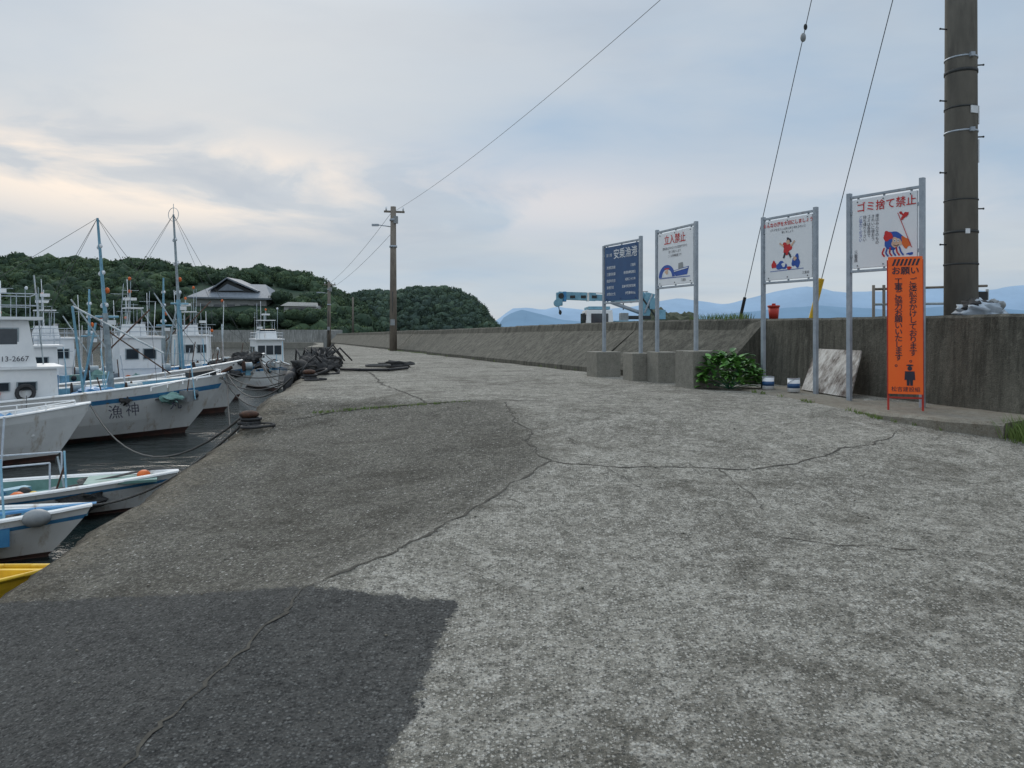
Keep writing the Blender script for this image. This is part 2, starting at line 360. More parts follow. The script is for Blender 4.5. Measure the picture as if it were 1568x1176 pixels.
mb=MB()
led=[(3.15,10.4),(3.45,9.1),(3.76,7.75),(4.12,7.2),(4.47,6.88)]
V=[];F=[];dense=[]
for a,b_ in zip(led[:-1],led[1:]):
    for i in range(14): dense.append((a[0]+(b_[0]-a[0])*i/14,a[1]+(b_[1]-a[1])*i/14))
dense.append(led[-1])
for i,(x,y) in enumerate(dense):
    jx=.022*noise.noise(Vector((x*6,y*6,0)))+.012*noise.noise(Vector((x*19,y*19,0))); top=.0+.03*sstep(8.5,10.4,y)-.012+.008*noise.noise(Vector((x*9,y*9,3)))
    wx=float(xwall(y+.8))+.0
    V+=[(x+jx-.01,y,-.35),(x+jx,y,top-.025),(x+jx+.03,y+.02,top),(wx,y+.8 if i<len(dense)-9 else y+.5,top),(wx,y+.5,-.35)]
for i in range(len(dense)-1):
    for j in range(4): F.append((i*5+j,(i+1)*5+j,(i+1)*5+j+1,i*5+j+1))
e=(len(dense)-1)*5; F.append((e,e+1,e+2,e+3,e+4)); F.append((0,1,2,3,4))
mb.add(V,F,'kerb'); mb.build('concrete_kerb')

# ------------------------------------------------------------ signs
def sign(name,l,r,base_l,top_l,top_r,zb,zt,board,graph):
    dx=r[0]-l[0];dy=r[1]-l[1]; w=math.hypot(dx,dy); ang=math.atan2(dy,dx)
    e=empty(name,(l[0],l[1],0),ang)
    mb=MB(); s=.05
    mb.box((0,0,(top_l+base_l)/2),(s,s,top_l-base_l),'galv'); mb.box((w,0,(top_r+base_l)/2),(s,s,top_r-base_l),'galv')
    mb.box((w/2,0,zt+.035),(w-s-.002,.035,.03),'galv'); mb.box((w/2,0,zb-.035),(w-s-.002,.035,.03),'galv')
    for x in (.12,w/2,w-.12):
        mb.box((x,0,zt+.012),(.02,.02,.03),'galv'); mb.box((x,0,zb-.012),(.02,.02,.03),'galv')
        mb.sph((x,-.022,zt-.03),.008,'dark',6,4); mb.sph((x,-.022,zb+.03),.008,'dark',6,4)
    for zz in (zb+.15,zt-.15):
        for x in(.034,w-.034): mb.box((x,0,zz),(.022,.03,.04),'galv')
    mb.build('frame',parent=e,bevel=.006)
    mb=MB(); mb.box((w/2,0,(zb+zt)/2),(w-.1,.03,zt-zb),board); mb.build('panel',parent=e,bevel=.004)
    graph(e,w,zb,zt); return e
def blob(mb,cx,cz,rx,rz,k,y=-.0175,wob=.15,seed=0,n=22,rot=0):
    V=[]
    for i in range(n):
        a=2*math.pi*i/n; q=1+wob*math.sin(3*a+seed)+wob*.6*math.sin(5*a+seed*2)
        x=rx*math.cos(a)*q; z=rz*math.sin(a)*q
        V.append((cx+x*math.cos(rot)-z*math.sin(rot),y,cz+x*math.sin(rot)+z*math.cos(rot)))
    mb.add(V,[tuple(range(n))],k)
def stroke(mb,pts,wd,k,y=-.0215):
    for (a,b_) in zip(pts[:-1],pts[1:]):
        dx,dz=b_[0]-a[0],b_[1]-a[1]; l=math.hypot(dx,dz); nx,nz=-dz/l*wd/2,dx/l*wd/2
        mb.add([(a[0]-nx,y,a[1]-nz),(b_[0]-nx,y,b_[1]-nz),(b_[0]+nx,y,b_[1]+nz),(a[0]+nx,y,a[1]+nz)],[(0,1,2,3)],k)
def vert(s): return '\n'.join(s)
def gD(e,w,zb,zt):
    text('ゴミ捨て禁止',w*.53,zt-.045,.122,'txt_red',e,off=.001)
    cols=['港はみんなのもの','きれいに使おう','ゴミは各自で','持ち帰り下さい','ご協力ください']
    for i,c in enumerate(cols): text(vert(c),.37-i*.052,zt-.20,.046,'txt_blk' if i<4 else 'txt_blue',e,ls=.95)
    text('三\n重\n県',.10,zt-.60,.05,'txt_blk',e,ls=.95)
    mb=MB()
    stroke(mb,[(.62,zt-.22),(.78,zt-.62)],.008,'txt_red'); blob(mb,.70,zt-.26,.055,.024,'txt_red',y=-.019,seed=4,rot=.7); blob(mb,.66,zt-.23,.03,.014,'txt_red',y=-.0192,seed=2,rot=-.8)
    blob(mb,.56,zt-.52,.115,.105,'txt_blue',seed=1,wob=.12); blob(mb,.50,zt-.47,.055,.055,'txt_red',y=-.0190,seed=2); blob(mb,.60,zt-.55,.06,.055,'skin',y=-.0192,seed=2)
    for i in range(6): stroke(mb,[(.46+.035*i,zt-.60),(.43+.045*i,zt-.66),(.46+.045*i,zt-.70)],.018,'txt_blue' if i%2 else 'txt_red',y=-.0205)
    blob(mb,.71,zt-.56,.045,.07,'orange',y=-.0185,seed=3,rot=.5); blob(mb,.76,zt-.69,.04,.015,'txt_blue',seed=5)
    for x in(.585,.625): blob(mb,x,zt-.53,.014,.017,'txt_wht',y=-.0222,wob=0); blob(mb,x,zt-.53,.006,.008,'txt_blk',y=-.0235,wob=0)
    stroke(mb,[(.57,zt-.575),(.60,zt-.59),(.635,zt-.575)],.007,'txt_blk',y=-.0225)
    mb.build('picture',parent=e,recalc=False)
def gC(e,w,zb,zt):
    text('みんなの港を大切にしましょう',w*.5,zt-.04,.064,'txt_red',e,off=.001)
    text('ゴミや空きカンは持ち帰り海をきれいに',w*.5,zt-.125,.036,'txt_blk',e)
    text('使いましょう',w*.5,zt-.17,.036,'txt_blk',e)
    mb=MB()
    blob(mb,.46,zt-.41,.075,.085,'txt_red',seed=1,wob=.2); blob(mb,.49,zt-.31,.045,.04,'txt_blk',seed=2,wob=.2,y=-.0185); blob(mb,.48,zt-.33,.032,.032,'skin',y=-.0195,wob=.05)
    stroke(mb,[(.40,zt-.38),(.33,zt-.33)],.022,'skin'); stroke(mb,[(.53,zt-.39),(.60,zt-.32)],.022,'skin'); stroke(mb,[(.43,zt-.47),(.40,zt-.54)],.028,'txt_blk'); stroke(mb,[(.49,zt-.47),(.53,zt-.54)],.028,'txt_blk')
    blob(mb,.36,zt-.64,.10,.055,'txt_blue',seed=3,wob=.15); blob(mb,.62,zt-.60,.07,.085,'txt_blue',seed=4,wob=.2); blob(mb,.22,zt-.62,.045,.05,'txt_red',y=-.0185,seed=3)
    blob(mb,.40,zt-.63,.035,.03,'txt_wht',y=-.0195,seed=6); blob(mb,.60,zt-.56,.028,.028,'skin',y=-.0195,seed=1); blob(mb,.50,zt-.68,.04,.022,'txt_red',y=-.0205,seed=1)
    stroke(mb,[(.15,zt-.71),(.75,zt-.70)],.008,'txt_blue',y=-.0175)
    mb.build('picture',parent=e,recalc=False)
    text('三重県',w*.84,zb+.09,.04,'txt_blk',e)
def gB(e,w,zb,zt):
    text('立入禁止',w*.5,zt-.05,.155,'txt_red',e,off=.001)
    for i,s in enumerate(['関係者以外の立入りは危険ですので','固くお断りします','ここは漁港施設です']): text(s,w*.5,zt-.23-.06*i,.044,'txt_blk',e)
    mb=MB()
    V=[(.32+ .24*math.cos(a),-.0175,zt-.69+.19*math.sin(a)) for a in [math.pi*i/20 for i in range(21)]]; mb.add(V,[tuple(range(21))],'txt_blue')
    V=[(.33+ .15*math.cos(a),-.0188,zt-.69+.12*math.sin(a)) for a in [math.pi*i/20 for i in range(21)]]; mb.add(V,[tuple(range(21))],'txt_wht')
    blob(mb,.32,zt-.61,.05,.035,'skin',y=-.0205,seed=5); stroke(mb,[(.26,zt-.56),(.40,zt-.56)],.02,'txt_red')
    mb.add([(.52,-.018,zt-.60),(.95,-.018,zt-.56),(.90,-.018,zt-.68),(.58,-.018,zt-.69)],[(0,3,2,1)],'txt_blue'); stroke(mb,[(.54,zt-.615),(.93,zt-.58)],.016,'txt_wht'); mb.add([(.66,-.0185,zt-.59),(.66,-.0185,zt-.50),(.78,-.0185,zt-.49),(.80,-.0185,zt-.575)],[(0,3,2,1)],'grey')
    stroke(mb,[(.10,zt-.70),(.98,zt-.71)],.01,'txt_blue',y=-.0195)
    mb.build('picture',parent=e,recalc=False)
    text('三重県',w*.72,zb+.075,.045,'txt_blk',e)
def gA(e,w,zb,zt):
    text('第三種',.20,zt-.12,.062,'txt_wht',e); text('安乗漁港',w*.62,zt-.06,.185,'txt_wht',e,off=.0015)
    for i,s in enumerate(['漁港管理者','三重県知事','指定年月日','漁港区域','お問合せ先']):
        text(s,.12,zt-.34-.115*i,.058,'txt_wht',e,al='LEFT',off=.0005); text(['三重県','漁港漁場整備法','昭和二十六年','志摩市阿児町安乗','伊勢農林水産'][i],w-.12,zt-.34-.115*i,.052,'txt_wht',e,al='RIGHT',off=.0005)
sign('harbour_name_sign',(1.63,13.4),(2.10,12.35),.3,2.31,2.36,1.33,2.27,'navy',gA)
sign('no_entry_sign',(2.30,12.0),(2.66,10.95),.3,2.41,2.40,1.52,2.33,'board',gB)
sign('keep_harbour_clean_sign',(3.55,10.7),(3.95,9.85),-.1,2.42,2.43,1.52,2.35,'board',gC)
sign('no_littering_sign',(4.03,9.05),(4.49,8.29),-.1,2.46,2.50,1.56,2.37,'board',gD)

l=(3.99,8.03); e=empty('construction_notice_sign',(l[0],l[1],0),math.radians(-22))
e.rotation_euler[0]=math.radians(-2)
mb=MB(); w=.325
mb.box((.0,.012,.78),(.02,.02,1.60),'red'); mb.box((w,.012,.78),(.02,.02,1.60),'red'); mb.box((w/2,.012,.12),(w-.02,.018,.018),'red')
mb.box((w/2,.03,.8),(w-.02,.018,.018),'red'); mb.build('legs',parent=e)
mb=MB(); mb.box((w/2,-.01,.885),(w,.02,1.45),'sgn_or')
for i in range(7):
    x=.035+i*.037
    mb.add([(x,-.0225,1.515),(x+.02,-.0225,1.515),(x+.045,-.0225,1.585),(x+.025,-.0225,1.585)],[(0,1,2,3)],'txt_blk')
mb.build('panel',parent=e,recalc=False)
text('お願い',w/2,1.50,.088,'txt_blk',e,y=-.023,off=.0015)
text(vert('ご迷惑おかけしております。'),w*.72,1.385,.078,'txt_blk',e,y=-.023,ls=.88,off=.001)
text(vert('工事ご協力お願いいたします。'),w*.30,1.385,.078,'txt_blk',e,y=-.023,ls=.86,off=.001)
text('松吉建設組',w/2,.235,.055,'txt_blk',e,y=-.023)
mb=MB(); y=-.023
blob(mb,w*.62,.43,.022,.024,'txt_blk',y=y,wob=0); blob(mb,w*.62,.463,.034,.009,'txt_blk',y=y,wob=0)
mb.add([(w*.62-.045,y,.40),(w*.62+.045,y,.40),(w*.62+.05,y,.31),(w*.62+.03,y,.31),(w*.62+.028,y,.25),(w*.62+.004,y,.25),(w*.62,y,.31),(w*.62-.004,y,.25),(w*.62-.028,y,.25),(w*.62-.03,y,.31),(w*.62-.05,y,.31)],[tuple(range(11))],'txt_blk')
mb.build('bowing_figure',parent=e,recalc=False)

def cblock(x,y,w,d,h,rz):
    mb=MB(); mb.box((0,0,h/2-.02),(w,d,h+.04),'block'); mb.build('concrete_block',(x,y,0),rz,bevel=.012)
cblock(1.63,13.5,.46,.46,.44,.30); cblock(2.06,12.45,.34,.44,.45,.22); cblock(2.40,12.05,.36,.44,.48,.22); cblock(2.68,10.95,.46,.44,.53,.38)

def can(x,y):
    mb=MB(); z=.02; mb.cyl((0,0,z),(0,0,z+.17),.078,'board',n=24); mb.cyl((0,0,z+.05),(0,0,z+.11),.0795,'navy',n=24); mb.torus((0,0,z+.17),.076,.006,'galv'); mb.cyl((0,0,z+.166),(0,0,z+.175),.066,'rust',n=20)
    mb.torus((0,.0,z+.14),.085,.003,'galv',(0,.6,1)); mb.build('paint_can',(x,y,0),random.random())
can(3.50,10.35); can(3.70,9.95)
mb=MB(); A=[Vector(p) for p in((3.93,10.25,.015),(4.15,9.27,-.005),(4.44,9.60,.56),(4.24,10.52,.56))]
N=(A[1]-A[0]).cross(A[3]-A[0]).normalized()*.02
mb.add(A+[p+N for p in A],[(0,1,2,3),(4,5,6,7),(0,1,5,4),(1,2,6,5),(2,3,7,6),(3,0,4,7)],'wood'); mb.build('plywood_board')

M['leaf']=pmat('leaf',(.095,.24,.045),(.15,.33,.07),3,.5,bmp=.1)
M['leaf2']=pmat('leaf_dark',(.035,.11,.022),(.06,.16,.035),3,.5,bmp=.1)
M['grass']=pmat('grass_blade',(.10,.17,.035),(.17,.21,.06),9,.7)
def leaf(mb,p,dirv,up,ln,wd,k):
    d=dirv.normalized(); s=d.cross(up).normalized(); u=s.cross(d)
    prof=[(0,0),(.25,.42),(.55,.5),(.82,.28),(1,0)]
    V=[]
    for t_,w_ in prof: V.append(p+d*ln*t_-u*.25*ln*t_*t_)
    Lf=[p+d*ln*t_+s*wd*w_-u*.25*ln*t_*t_+u*.15*wd for t_,w_ in prof[1:4]]; Rt=[p+d*ln*t_-s*wd*w_-u*.25*ln*t_*t_+u*.15*wd for t_,w_ in prof[1:4]]
    V=V+Lf+Rt
    mb.add(V,[(0,1,5),(1,2,6,5),(2,3,7,6),(3,4,7),(0,8,1),(1,8,9,2),(2,9,10,3),(3,10,4)],k,True)
mb=MB()
for i in range(520):
    a=random.uniform(0,2*math.pi); ph=math.acos(random.uniform(-.25,1)); r=random.uniform(.5,1)**.5
    q=Vector((math.sin(ph)*math.cos(a)*.42*r,math.sin(ph)*math.sin(a)*.34*r,.13+math.cos(ph)*.44*r*(.85+.4*noise.noise(Vector((a,ph,1))))))
    if q.z<.02: q.z=.02+random.random()*.05
    out=Vector((q.x,q.y,.05+.25*random.random())); leaf(mb,q,out+Vector((random.uniform(-.3,.3),random.uniform(-.3,.3),-.05)),Vector((0,0,1)),random.uniform(.09,.16),random.uniform(.06,.10),'leaf' if random.random()<.72*r else 'leaf2')
for i in range(25):
    a=random.uniform(0,6.28); mb.cyl((0,0,0),(.3*math.cos(a),.25*math.sin(a),.3*random.random()+.05),.005,'green',n=5)
mb.build('leafy_bush',(3.07,10.7,0),recalc=False)
def tuft(mb,x,y,z,n,h,sp=.05):
    for i in range(n):
        a=random.uniform(0,6.28); px=x+random.uniform(-sp,sp); py=y+random.uniform(-sp,sp); hh=h*random.uniform(.5,1); dx,dy=math.cos(a)*hh*.5,math.sin(a)*hh*.5
        w_=.004; mb.add([(px-w_,py,z),(px+w_,py,z),(px+dx*.4+w_*.7,py+dy*.4,z+hh*.6),(px+dx*.4-w_*.7,py+dy*.4,z+hh*.6),(px+dx,py+dy,z+hh)],[(0,1,2,3),(3,2,4)],'grass')
mb=MB()
for i in range(40):
    s=random.random(); tuft(mb,4.50+.5*s,6.75-.4*s+random.uniform(-.1,.35),gz(4.6+.4*s,6.75-.4*s),24,.18+.12*random.random(),.07)
for i in range(34):
    s=random.random(); tuft(mb,-2.3+1.8*s,8.78+.25*s,gz(-2.3+1.5*s,8.8+.25*s),8,.04,.05)
for i in range(24):
    y=random.uniform(7.2,10.3); x=float(np.interp(y,[7.25,7.75,9.1,10.4],[4.10,3.74,3.43,3.13])); tuft(mb,x-.01,y,gz(x,y),7,.05,.03)
for i in range(40):
    y=random.uniform(12.5,40); x=float(xwall(y))-1.0-.02; tuft(mb,x,y,gz(x,y),8,.08,.08)
for i in range(22):
    y=random.uniform(12.3,13.8); tuft(mb,float(xwall(y))+.1,y,.98,14,.16,.1)
mb.build('weeds',recalc=False)

# ------------------------------------------------------------ poles & wires
def gpole():
    e=empty('concrete_utility_pole',(5.63,9.5,0)); mb=MB()
    mb.cyl((0,0,-.3),(-.0,0,14.5),.195,'pole',.145,n=32); mb.build('shaft',parent=e)
    mb=MB()
    for z,k,h_ in((1.65,'dark',.02),(2.05,'dark',.03),(2.45,'dark',.015),(3.30,'galv',.02),(3.6,'dark',.02),(4.05,'dark',.04),(4.22,'galv',.02),(5.2,'galv',.03)):
        r=.198-.0034*z; mb.cyl((0,0,z-h_/2),(0,0,z+h_/2),r+.004,k,n=32)
    for i in range(12):
        z=1.9+i*.45; sx=1 if i%2 else -1; mb.cyl((sx*.17,0,z),(sx*.27,-.02,z),.009,'dark',n=6); mb.sph((sx*.27,-.02,z),.014,'dark',6,4)
    for z,x,w_,h_,k in((3.05,.155,.05,.28,'txt_wht'),(3.55,.06,.11,.09,'txt_wht'),(3.5,.165,.05,.22,'board'),(2.05,-.03,.05,.06,'board')):
        rr=.196-.0034*z; y=-math.sqrt(max(.0001,(rr+.006)**2-x**2)); mb.box((x,y,z),(w_,.012,h_),k,rz=math.asin(min(.98,x/rr)))
    for z in(3.3,4.22): mb.box((.02,-.2,z),(.05,.05,.05),'galv')
    mb.box((.22,.02,1.15),(.14,.2,.32),'dark')
    mb.build('fittings',parent=e)
gpole()
def wpole(name,x,y,z0,h,r,arms=True):
    mb=MB(); mb.cyl((0,0,-.2),(.0,0,h),r,'pole2',r*.7,n=14)
    if arms:
        mb.box((.05,0,h-.25),(1.0,.09,.09),'pole2',rz=.25); 
        for q in(-.38,.0,.42): mb.cyl((q+.05,q*.25,h-.2),(q+.05,q*.25,h-.02),.04,'txt_wht',n=8)
        mb.cyl((-.0,0,h-1.0),(-.75,-.15,h-.9),.025,'galv',n=6); mb.box((-.85,-.17,h-.92),(.32,.14,.1),'galv')
        mb.cyl((.0,-.14,.9),(0,-.15,2.9),.03,'dark',n=6); mb.box((0,-.2,1.4),(.2,.12,.3),'grey')
        mb.cyl((0,0,h-.7),(0,0,h-.6),r*.95,'galv',n=12); mb.cyl((0,0,h-2.0),(0,0,h-1.9),r,'galv',n=12)
        mb.box((.13,-.05,h-.65),(.2,.2,.35),'grey')
    mb.build(name,(x,y,z0))
wpole('wooden_utility_pole',-5.8,37,-.25,7.05,.19); wpole('wooden_utility_pole',-15.7,65,-.55,5.4,.17); wpole('wooden_utility_pole',-23.1,110,.2,5.2,.16,False)
def cable(name,a,b_,sag,r,k='wire',extra=None,n=24):
    mb=MB(); a=Vector(a); b_=Vector(b_); pts=[]
    for i in range(n+1):
        t_=i/n; p=a.lerp(b_,t_); p.z-=sag*4*t_*(1-t_); pts.append(p)
    mb.path(pts,r,k,5)
    if extra: extra(mb,a,b_)
    return mb.build(name,recalc=False)
cable('overhead_cable',(-5.7,37,6.6),(5.6,9.5,8.35),.45,.0065)
cable('overhead_cable',(-5.9,37,6.5),(-15.7,65,4.7),.3,.009); cable('overhead_cable',(-5.7,37,5.7),(-15.7,65,4.2),.3,.009)
cable('overhead_cable',(-15.7,65,4.7),(-23.1,110,5.2),.4,.012)
def ex1(mb,a,b_):
    p=a.lerp(b_,.36); q=a.lerp(b_,.372); mb.sph(p,(.045,.045,.07),'grey',8,8); mb.sph(q,(.03,.03,.05),'dark',8,6); mb.cyl(a,a.lerp(b_,.035),.028,'black',n=8)
def ex2(mb,a,b_): mb.cyl(a,a.lerp(b_,.095),.04,'yellow',n=10)
cable('guy_wire',(3.90,13,.95),(5.6,9.5,13.2),0,.0065,extra=ex1,n=6); cable('guy_wire',(4.52,11.5,.9),(5.6,9.5,8.2),0,.0065,extra=ex2,n=6)

mb=MB()
for x,y in((5.25,11.0),(5.40,11.0),(5.62,11.3),(5.9,11.0),(6.35,11.0),(6.9,11.0)):
    mb.cyl((x,y,-.1),(x,y,1.38+random.uniform(-.05,.12)),.022,'pole2' if x<5.7 else 'mast',n=8)
mb.cyl((5.25,11,1.42),(6.9,11,1.47),.018,'pole2',n=8); mb.cyl((5.25,11,1.2),(6.9,11,1.22),.018,'mast',n=8); mb.build('steel_railing')
mb=MB(); mb.sph((0,0,-.02),(.25,.2,.12),'tarp',24,16,.5); mb.sph((.1,-.05,-.15),(.3,.2,.12),'tarp',20,12,.5); mb.sph((-.02,.0,.04),(.2,.12,.08),'black',14,10,.6); mb.sph((.16,-.02,.05),(.1,.12,.07),'grey',14,10,.5); mb.build('tarpaulin_bundle',(5.65,9.15,1.08))
mb=MB(); mb.cyl((0,0,0),(0,0,1.0),.05,'galv',n=8); mb.cyl((0,0,1.0),(0,0,1.19),.07,'red',.085,n=16); mb.cyl((0,0,1.19),(0,0,1.22),.095,'red',n=16); mb.cyl((0,0,1.22),(0,0,1.25),.03,'red',n=10)
mb.build('red_marker_post',(4.18,12.1,0))

def crane():
    e=empty('crane_truck',(0,25,-.15)); mb=MB()
    mb.box((3.9,0,.75),(4.6,1.7,.14),'dark'); 
    mb.box((2.8,0,1.10),(.95,1.75,.99),'white2',tx=.86,ty=.92); mb.box((2.8,0,1.66),(.7,1.4,.10),'ltblue')
    mb.box((2.8,-.835,1.30),(.55,.03,.36),'glass'); mb.box((2.335,0,1.32),(.03,1.3,.38),'glass')
    mb.box((2.3,-.72,1.35),(.12,.1,.22),'dark')
    mb.box((4.4,0,1.05),(2.2,1.8,.4),'ltblue'); mb.box((4.0,-.7,1.35),(.9,.1,.12),'dark'); mb.box((3.6,-.6,1.3),(.25,.4,.4),'grey'); mb.build('cab_and_bed',parent=e,bevel=.04)
    mb=MB()
    for x in(2.8,4.6,5.6):
        for y in(-.75,.75): mb.cyl((x,y-.12,.40),(x,y+.12,.40),.40,'black',n=22); mb.cyl((x,y-.13,.40),(x,y+.13,.40),.18,'galv',n=14)
    mb.build('wheels',parent=e)
    mb=MB(); 
    mb.box((2.75,-.5,2.0),(2.3,.22,.20),'ltblue',ry=.045); mb.box((2.1,-.5,2.04),(1.2,.25,.25),'ltblue',ry=.045)
    for x in (1.95,2.3,2.65,3.0,3.35): mb.box((x,-.63,2.02),(.16,.02,.09),'dark')
    mb.box((1.70,-.5,2.03),(.10,.3,.32),'blue'); mb.box((2.45,-.5,2.02),(.07,.28,.28),'white'); mb.box((3.1,-.5,2.0),(.07,.26,.24),'blue')
    mb.box((1.53,-.5,1.95),(.20,.32,.42),'ltblue'); mb.cyl((1.48,-.68,1.83),(1.48,-.32,1.83),.13,'ltblue',n=14); mb.cyl((1.58,-.68,2.05),(1.58,-.32,2.05),.09,'dark',n=14)
    mb.cyl((1.5,-.5,1.75),(1.55,-.5,1.5),.015,'dark',n=6); mb.sph((1.56,-.5,1.52),(.05,.05,.08),'dark',8,6)
    mb.box((4.35,-.5,1.75),(.30,.4,.80),'ltblue',ry=.25); mb.box((4.55,-.5,1.80),(.28,.5,.35),'ltblue'); mb.box((4.05,-.5,2.0),(.5,.26,.18),'ltblue',ry=-.4)
    mb.cyl((4.25,-.72,1.5),(4.5,-.72,2.1),.035,'galv',n=8); mb.cyl((4.6,-.7,1.4),(4.2,-.7,1.95),.03,'dark',n=6)
    mb.cyl((3.2,-.5,1.85),(4.3,-.5,1.45),.06,'galv',n=8); mb.box((4.8,-.5,1.45),(.25,.45,.3),'ltblue')
    mb.cyl((3.6,-.5,1.6),(3.6,-.5,2.15),.02,'dark',n=5); mb.path([(1.6,-.5,2.18),(3.0,-.5,2.14),(4.4,-.5,2.2)],.012,'dark')
    mb.build('boom_and_turret',parent=e,bevel=.02)
crane()
M['rockm']=concrete('rock_pile_mat',(.06,.07,.045),(.10,.11,.075),(.14,.13,.1),streak=False)
mb=MB()
for i in range(7): mb.sph((random.uniform(5.0,6.2),26+random.random(),random.uniform(.9,1.35)),(.35,.3,.3),'rockm',12,8,.6)
mb.sph((5.6,26.5,.3),(1.2,.8,1.1),'rockm',16,12,.4); mb.build('rock_pile')

# ------------------------------------------------------------ boats
def hull(mb,Ln,B,F0,F1,rake,deck,k='white',stripe='blue',dz=.38):
    n=34; lev=[(-.35,.25),(0.03,.62),(.10,.68),(.35,.80),(.74,.93),(.83,.965),(1.0,1.0)]
    S=[]
    for i in range(n+1):
        t_=i/n; b_=B/2*(1-max(0,(t_-.42)/.58)**2.3)*(.86+.14*min(1,t_/.35)); b_=max(b_,.015)
        sh=F0+(F1-F0)*t_**2.3; row=[]
        for (lz,lw) in lev:
            z=lz*sh if lz>0 else lz; f=max(0,lz)
            wq=b_*(lw if t_<.4 else lw-(1-lw)*(t_-.4)*1.3*(1))
            x=-Ln*(1-t_)-rake*(1-f)**1.2*t_**3
            row.append((x,max(wq,.01),z))
        x=row[-1][0]; wi=max(b_-.09,.008)
        row.append((x-.03*t_,wi,sh)); row.append((x-.05*t_,wi*.97,sh-dz*(1-.55*t_))); row.append((x-.05*t_,0.0,sh-dz*(1-.55*t_)+.04))
        S.append(row)
    m_=len(S[0])
    for sg in(1,-1):
        V=[(p[0],p[1]*sg,p[2]) for r_ in S for p in r_]
        for j in range(m_-1):
            F=[(i*m_+j,(i+1)*m_+j,(i+1)*m_+j+1,i*m_+j+1) for i in range(n)]
            kk=k
            if j<=1 and k!='yellow': kk='bottom'
            if j==4 and stripe!='none': kk=stripe
            if j>=7: kk=deck
            mb.add(V,F,kk,j<6)
    tr=S[0]; V=[(p[0],p[1],p[2]) for p in tr[:7]]+[(p[0],-p[1],p[2]) for p in tr[:7]][::-1]
    mb.add(V,[tuple(range(14))],k)
    for sg in(1,-1): mb.path([(r_[6][0],r_[6][1]*sg,r_[6][2]+.01) for r_ in S[::2]],.028,k,6)
def window_row(mb,x,l_,yy,z,h,n,skip=()):
    wl=l_/n
    for i in range(n):
        if i in skip: continue
        xx=x-l_/2+wl*(i+.5)
        for sg in(1,-1):
            mb.box((xx,sg*yy,z),(wl*.78,.025,h*1.16),'mast'); mb.box((xx,sg*(yy+.006),z),(wl*.66,.025,h),'glass')
def railing(mb,x,l_,w_,z,h=.34,n=6):
    for sg in(1,-1):
        for hh in (h,h*.5): mb.path([(x-l_/2,sg*w_/2,z+hh),(x+l_/2,sg*w_/2,z+hh)],.012,'galv',5)
        for q in range(n): X=x-l_/2+l_*q/(n-1); mb.cyl((X,sg*w_/2,z),(X,sg*w_/2,z+h),.010,'galv',n=5)
    for e_ in(-1,1): mb.path([(x+e_*l_/2,-w_/2,z+h),(x+e_*l_/2,w_/2,z+h)],.012,'galv',5)
def antennas(mb,x0,x1,w_,z,n,seed,hm=2.0):
    r=random.Random(seed)
    for i in range(n):
        x=r.uniform(x0,x1); y=r.uniform(-w_/2,w_/2); hh=r.uniform(.6,hm); mb.cyl((x,y,z),(x+r.uniform(-.12,.12),y,z+hh),.010,r.choice(['mast','galv','txt_wht']),n=5)
        q=r.random()
        if q<.3: mb.cyl((x-.25,y,z+hh*.8),(x+.25,y,z+hh*.8),.008,'mast',n=5)
        elif q<.5: mb.sph((x,y,z+hh),(.05,.05,.06),r.choice(['txt_wht','orange']),8,6)
        elif q<.6: mb.cyl((x,y,z+hh*.7),(x,y,z+hh*.7+.1),.14,'white2',n=14)
def cabin(mb,x,w_,l_,z0,h,k='white2',nwin=3,fly=True):
    mb.box((x,0,z0+h*.5),(l_,w_,h),k,tx=.93,ty=.93)
    mb.box((x+.05,0,z0+h+.03),(l_*1.04,w_*1.0,.06),k)
    window_row(mb,x,l_*.8,w_/2*(1-.07*.68)+.006,z0+h*.70,h*.18,nwin,(1,) if nwin>3 else ())
    for sg in(1,-1):
        mb.path([(x-l_*.45,sg*(w_/2+.03),z0+h*.42),(x+l_*.45,sg*(w_/2+.03),z0+h*.42)],.012,'galv',5)
        for q in(-.3,.35): mb.cyl((x+l_*q,sg*(w_/2+.02),z0+h*.25),(x+l_*q,sg*(w_/2+.06),z0+h*.25),.10,random.choice(['orange','white','black']),n=12)
    for i in range(3):
        yy=-w_*.28+w_*.28*i; mb.box((x+l_/2*.955,yy,z0+h*.70),(.04,w_*.24,h*.27),'glass',ry=-.03)
    if fly:
        mb.box((x-.1,0,z0+h+.06+.19),(l_*.5,w_*.66,.38),k,tx=.85,ty=.9); mb.box((x+l_*.15,0,z0+h+.42),(.03,w_*.55,.18),'glass',ry=.2)
        mb.box((x-l_*.1,0,z0+h+.95),(l_*.4,w_*.6,.04),k)
        for q in(-1,1):
            for p in(-.28,.06): mb.cyl((x+l_*p,q*w_*.27,z0+h+.4),(x+l_*p,q*w_*.27,z0+h+.95),.014,'galv',n=5)
        mb.cyl((x-.2,0,z0+h+.95),(x-.2,0,z0+h+1.45),.025,'mast'); mb.cyl((x-.2,0,z0+h+1.2),(x-.2,0,z0+h+1.28),.2,'white2',n=16); 
        mb.sph((x-.2,0,z0+h+1.48),(.05,.05,.06),'orange',8,6)
        antennas(mb,x-l_*.45,x+l_*.3,w_*.8,z0+h+.06,6,int(abs(x)*100+l_*7),1.9)
    railing(mb,x,l_,w_*.9,z0+h+.05,.30,5)
